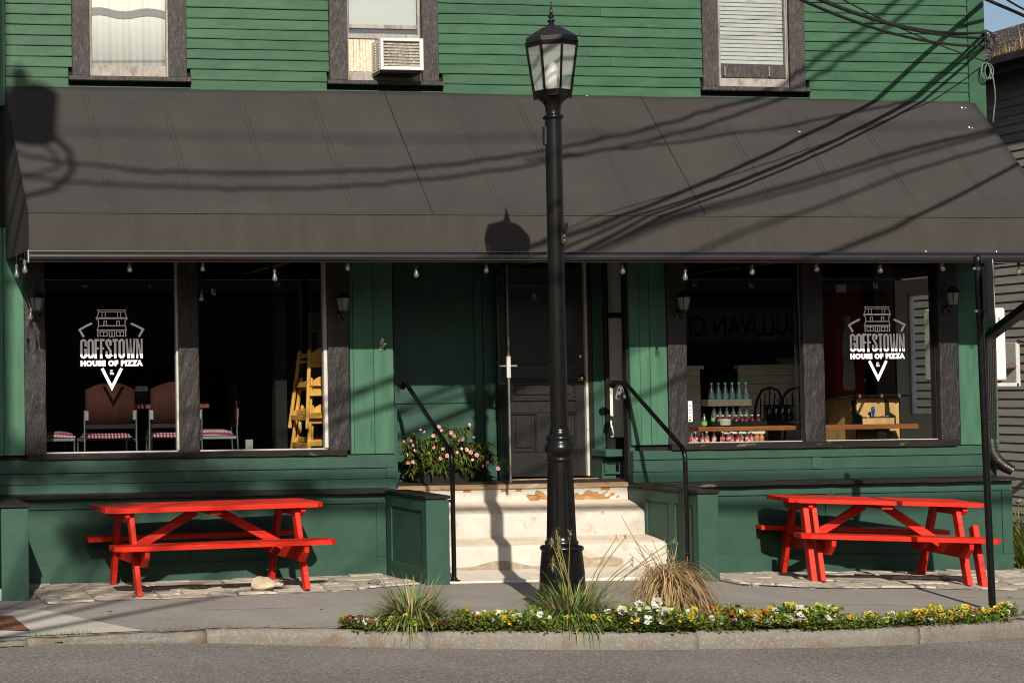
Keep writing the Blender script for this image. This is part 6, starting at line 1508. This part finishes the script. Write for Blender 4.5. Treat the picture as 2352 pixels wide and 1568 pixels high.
def bottle(label, x, y, z, h, r, bm__, cap, band, group, neck=.45):
    b = local_thing('bottle', label, 'bottle', (x, y, z), R_(0, 6), group)
    obj('glass_body', MB().lathe([(r*.9, 0), (r, h*.04), (r, h*neck), (r*.8, h*(neck+.14)), (r*.42, h*.82), (r*.38, h*.93)], n=12), bm__, b)
    obj('cap', MB().lathe([(r*.44, h*.92), (r*.44, h), (0, h*1.005)], n=10), cap, b)
    if band: obj('label_band', MB().lathe([(r*1.015, h*.08), (r*1.015, h*neck*.92)], n=12), band, b)
    return b
random.seed(6)
cr_z = 1.4116; 
for i in range(6):
    x = 9.081+(9.4422-9.081)*i/5
    bottle('blue water bottle in the row of six standing in the raised brown carton', x, .33, cr_z+.012, 1.641-cr_z-.012, .030, BB, CAPG, LABB, 'water bottles in the raised carton', .52)
    x2 = 9.1194+(9.4675-9.1194)*i/5
    if i: bottle('clear bottle with a green cap in the back row under the carton', x2, .37, ctz+.012, cr_z-ctz-.014, .031, CB, CAPG, None, 'clear bottles under the carton')
bottle('clear bottle with a bright green label at the left end of the back row', 9.1194, .36, ctz+.012, cr_z-ctz-.014, .033, CB, CAPG, LABG, None)
bottle('dark bottle with a green label behind the brown post edge left of the others', 9.0139, .36, ctz+.001, .12, .028, CB, CAPG, LABG, None)
ct_ = thing('cardboard_carton', 'shallow brown carton carrying the water bottles', 'carton', (9.2696,0.33,1.4198))
c0, c1 = 9.0194, 9.4662; ch = 1.4754-cr_z
CARD = mat('brown_corrugated_card', (.15, .115, .085), .85, .15, 20, orand=0)
obj('carton_floor', MB().box(c0, c1, .285, .40, cr_z, cr_z+.008, .001), CARD, ct_); obj('carton_side', MB().box(c0, c1, .278, .284, cr_z, cr_z+ch, .001).box(c0, c1, .401, .407, cr_z, cr_z+ch, .001).box(c0-.005, c0-.0005, .278, .407, cr_z, cr_z+ch, .001).box(c1+.0005, c1+.005, .278, .407, cr_z, cr_z+ch, .001), CARD, ct_)
for i, zx in enumerate((790, 890, 1030, 1165, 1290, 1370, 1500, 1630)):
    x = 9.1112+(9.5357-9.1112)*(zx-790)/840
    bottle('small dark red drink bottle with a white cap in the front row on the tray', x, .275, ctz+.012, .098, .029, RB, CAPW, None, 'red drinks on the tray', .5)
tb = thing('plastic_tub', 'pale cream plastic tub in front of the red drinks', 'tub', (9.1337,0.24,1.2527)); tbx = 9.1448
obj('tub', MB().lathe([(.055, ctz+.012), (.062, ctz+.02), (.064, ctz+.062), (.066, ctz+.064), (.066, ctz+.072), (0, ctz+.074)], tbx+.02, .25, 18), mat('cream_tub', (.66, .66, .50), .5, orand=0), tb)
for i, px in enumerate((1588, 1601, 1614, 1627, 1640, 1663, 1674, 1684, 1695, 1706, 1717, 1729)):
    x = (8.765, 8.8234, 8.8819, 8.9403, 8.9989, 9.1027, 9.1523, 9.1975, 9.2473, 9.2971, 9.347, 9.4014)[i]
    bottle('dark bottle with a red label standing on the inner sill under the counter', x, .15+.03*(i % 2), ZS+.006, .105, .024, RB if i % 3 else CB, CAPW if i % 2 else BLKPL, LABR, 'red labelled bottles on the inner sill', .55)
OJ = mat('orange_jar', (.58, .24, .10), .35, orand=.05)
for i in range(2):
    x = (9.4425, 9.4925)[i]
    j = local_thing('jar', 'orange jar at the right end of the bottles on the inner sill', 'jar', (x, .15, ZS+.004), 0, 'orange jars on the inner sill')
    obj('jar_body', MB().lathe([(.022, 0), (.025, .006), (.025, .055), (.018, .066), (.018, .07), (.021, .071), (.021, .085), (0, .086)], n=12), OJ, j)
wb_ = thing('white_carton', 'flat white carton tucked just under the counter above the red bottles', 'carton', (9.3675,0.24,1.1439)); obj('carton', MB().box(9.1483, 9.581, .23, .42, ctz-.072, ctz-.050, .003), mat('white_carton_card', (.75, .74, .70), .6, orand=0), wb_)
sk = thing('card_sticker', 'white sticker with small coloured card marks on the bottle window', 'sticker', (8.7048,0.049,1.3692)); k0, k1 = 8.6847, 8.7271; z0_, z1_ = 1.2693, 1.465
obj('paper', MB().box(k0, k1, .0475, .0495, z0_, z1_, .0003), VINYL, sk)
for f, c in ((.78, (.10, .32, .70)), (.58, (.80, .18, .03)), (.44, (.10, .25, .5)), (.22, (.8, .35, .08)), (.08, (.02, .02, .03))):
    obj('mark', MB().box(k0+.004, k0+(k1-k0)*.72, .0465, .0474, z0_+(z1_-z0_)*f-.007, z0_+(z1_-z0_)*f+.008, .0002), mat('print_mark', c, .5, orand=0), sk)
# cream shiplap half wall with a cap at the back
YW2 = 2.9
wtz = 1.7962
for xa, xb in ((9.9835, 10.3446), (10.8081, 12.0242)):
    z = FL
    while z < wtz-.02:
        bx('shiplap_board', CREAM, xa, xb, YW2, YW2+.02, z+.003, min(z+.10, wtz), .002); z += .10
    bx('shiplap_cap', CREAM, xa-.02, xb+.02, YW2-.05, YW2+.06, wtz+.001, wtz+.045, .004)
bxn = thing('storage_box', 'pale box on the cream half wall at the back of the bottle window', 'box', (11.4322,2.9,1.8379)); obj('box', MB().box(11.2999, 11.5668, 2.86, 2.95, wtz+.046, 1.9166, .004), mat('grey_box_card', (.3, .29, .27), .8, orand=0), bxn)
BLKCH = mat('black_windsor_paint', (.012, .011, .011), .35, orand=0)
wch = local_thing('windsor_chair', 'black hoop backed chair just right of the water bottles', 'chair', (10.4898, 2.0, FL), math.radians(15), 'black hoop backed chairs at the back')
HZ = 1.586-FL
hoop = [(-.20, -.19, .46), (-.205, -.20, HZ-.26), (-.18, -.21, HZ-.13), (-.11, -.215, HZ-.03), (0, -.22, HZ), (.11, -.215, HZ-.03), (.18, -.21, HZ-.13), (.205, -.20, HZ-.26), (.20, -.19, .46)]
obj('hoop_back', MB().tube(hoop, .014, 8), BLKCH, wch)
for x in (-.13, -.07, 0, .07, .13): obj('spindle', MB().tube([(x*.9, -.18, .46), (x, -.215, HZ-.01-abs(x)*.75)], .007, 6), BLKCH, wch)
obj('seat', MB().lathe([(.20, .44), (.22, .45), (.22, .465), (.19, .475), (0, .462)], n=20), BLKCH, wch)
for sx_ in (-1, 1):
    for sy in (-1, 1): obj('leg', MB().tube([(sx_*.13, sy*.13, .445), (sx_*.2, sy*.2, 0)], [.013, .012], 6), BLKCH, wch)
obj('stretcher', MB().tube([(-.17, 0, .2), (.17, 0, .2)], .009, 6), BLKCH, wch)
dup(wch, (10.9919, 2.05, FL), math.radians(-20), 'black hoop backed chair cut off by the post between the right panes')
rk = thing('condiment_rack', 'black wire rack of jars in front of the back chairs', 'rack', (10.3232,1.2,1.2691)); q0, q1 = 10.1946, 10.486; rz0, rz1 = 1.2422, 1.4039
for x in [q0+(q1-q0)*k/5 for k in range(6)]: obj('upright', MB().tube([(x, 1.2, rz0), (x, 1.2, rz1)], .005, 5), BLKCH, rk)
obj('rim_wire', MB().tube([(q0, 1.2, rz1), (q1, 1.2, rz1), (q1, 1.36, rz1), (q0, 1.36, rz1), (q0, 1.2, rz1)], .006, 5), BLKCH, rk)
for k in range(4): obj('dark_jar', MB().lathe([(.03, rz0), (.035, rz0+.01), (.035, rz1-.03), (.02, rz1-.005), (0, rz1)], q0+(q1-q0)*(k+.5)/4, 1.28, 10), gl('dark_jar_glass', (.05, .05, .055), .3), rk)
obj('rack_table', MB().box(q0-.25, q1+.3, 1.1, 1.7, rz0-.03, rz0-.001, .004).box((q0+q1)/2-.04, (q0+q1)/2+.04, 1.35, 1.43, FL, rz0-.03), BLKCH, rk)
# arcade cocktail table
YA = .62
ar = thing('arcade_table', 'honey coloured arcade table with a blue joystick', 'arcade table', (11.025, YA+.2, FL))
a0, a1 = 10.7961, 11.2692; atz = 1.504
obj('cabinet', MB().box(a0, a1, YA, YA+.62, FL, atz-.028, .004), PLYARC, ar)
obj('edge_trim', MB().box(a0-.006, a0+.004, YA-.004, YA+.006, FL, atz-.03, .002).box(a1-.004, a1+.006, YA-.004, YA+.006, FL, atz-.03, .002), BLKPL, ar)
obj('glass_top', MB().box(a0-.13, a1+.055, YA-.10, YA+.75, atz-.026, atz, .010), BLKPL, ar)
for x in (a0-.02, a0+.22, a1-.06): obj('clip', MB().box(x-.012, x+.012, YA-.106, YA-.09, atz-.03, atz+.006, .003), ALU, ar)
p0, p1 = 10.7485, 11.1229; pzt, pzb, pf = 1.2784, 1.1915, YA-.16
pzT = 1.4556
ps = MB()
for xa, xb in ((p0, p0+.014), (p1-.014, p1)): ps.prism([(YA, pzT), (YA-.05, pzT-.02), (YA-.065, pzt+.05), (pf, pzt+.012), (pf, pzb-.012), (YA, pzb-.02)], 'x', xa, xb)
obj('panel_side', ps, BLKPL, ar)
obj('control_deck', MB().box(p0+.014, p1-.014, pf+.004, YA, pzt-.006, pzt+.004, .003), BLKPL, ar)
obj('panel_front', MB().box(p0+.014, p1-.014, pf, pf+.012, pzb, pzt-.007, .003), PLYARC, ar); obj('panel_underside', MB().box(p0+.014, p1-.014, pf+.012, YA, pzb-.008, pzb, .002), BLKPL, ar)
jx = 10.9235; obj('joystick', MB().lathe([(.012, pzt+.004), (.010, pzt+.03), (.017, pzt+.045), (.019, pzt+.085), (.012, pzt+.105), (0, pzt+.11)], jx, YA-.09, 12), mat('blue_joystick', (.015, .10, .48), .3, orand=0), ar)
for x, c in (((10.8514), (.75, .75, .72)), ((11.0129), (.6, .03, .03)), ((11.0604), (.03, .30, .38))): obj('button', MB().lathe([(.016, pzt+.004), (.015, pzt+.014), (0, pzt+.016)], x, YA-.11, 12), mat('arcade_button', c, .35, orand=0), ar)
# red drinks cooler at the back
YC_ = 1.9
co = thing('drinks_cooler', 'tall red drinks cooler with a white bottle outline and dark glass door', 'cooler', (11.5933, YC_+.3, FL))
r0, r1, r2 = 11.3886, 11.7215, 12.0434; rz = 2.707
REDC = mat('red_cooler_side', (.33, .010, .010), .5, orand=0)
obj('red_panel', MB().box(r0, r1, YC_, YC_+.6, FL, rz, .005), REDC, co)
zz = lambda y: 2.7023+(1.5242-2.7023)*(y-75)/(1050-75)
bxc = 11.5318; sil = MB(); half = [(365, .045), (385, .048), (400, .040), (470, .048), (560, .075), (640, .088), (720, .080), (790, .070), (860, .078), (930, .085), (1010, .086), (1030, .07)]
sil.prism([(bxc-w*.82, zz(y)) for y, w in half]+[(bxc+w*.82, zz(y)) for y, w in reversed(half)], 'y', YC_-.006, YC_-.001); obj('bottle_outline', sil, mat('dim_white_print', (.5, .5, .5), .6, orand=0), co)
obj('label_plate', MB().box(11.412, 11.5246, YC_-.004, YC_-.0005, 2.6032, 2.6929, .0005), VINYL, co)
obj('inner_shell', MB().box(r1+.001, r2+.02, YC_+.55, YC_+.6, FL, rz, .003).box(r2, r2+.02, YC_, YC_+.55, FL, rz, .003).box(r1+.001, r2, YC_, YC_+.55, rz-.02, rz, .003), BLKPL, co)
for k in range(5): obj('cooler_shelf', MB().box(r1+.002, r2-.002, YC_+.03, YC_+.54, FL+.2+k*.31, FL+.21+k*.31, .002), STEEL, co)
for k in range(4):
    for s in range(2): obj('cooler_bottle', MB().lathe([(.035, 0), (.036, .1), (.03, .14), (.014, .2), (.014, .22), (0, .222)], r1+.05+k*.075, YC_+.08, 10, M=Matrix.Translation((0, 0, FL+.212+.31*(1+s)))), gl('brown_cola', (.06, .02, .015), .5) if not (k+s) else bpy.data.materials['brown_cola'], co)
obj('glass_door', MB().box(r1+.004, r2-.004, YC_+.005, YC_+.011, FL+.03, rz-.03, .0005), GLASS, co)
# white glazed side door in the right wall, and bits of trim round it
sdx = SX1-.09
sdr = part('side_door', MB().box(sdx, sdx+.05, 1.18, SDY1-.002, FL, 2.70, .004).box(sdx, sdx+.05, SDY0+.002, .82, FL, 2.70, .004).box(sdx, sdx+.05, .8205, 1.1795, FL, 1.30, .004).box(sdx, sdx+.05, .8205, 1.1795, 2.52, 2.70, .004), mat('pale_side_door_paint', (1.35, 1.37, 1.4), .45, .05, 4, orand=0), 'white glazed side door on the right wall')
part('pane', MB().box(sdx+.02, sdx+.026, .8205, 1.1795, 1.30, 2.52, .0005), GLASS, parent=sdr)
part('glazing_trim', MB().box(sdx-.012, sdx, 1.18, 1.21, 1.28, 2.55, .004).box(sdx-.012, sdx, .80, .83, 1.28, 2.55, .004), WHITE, parent=sdr)
bx('side_door_casing', mat('taupe_wall_paint', (.20, .17, .15), .7, orand=0), SX1-.125, SX1-.101, SDY1+.001, SDY1+.30, FL, ZH, .004)
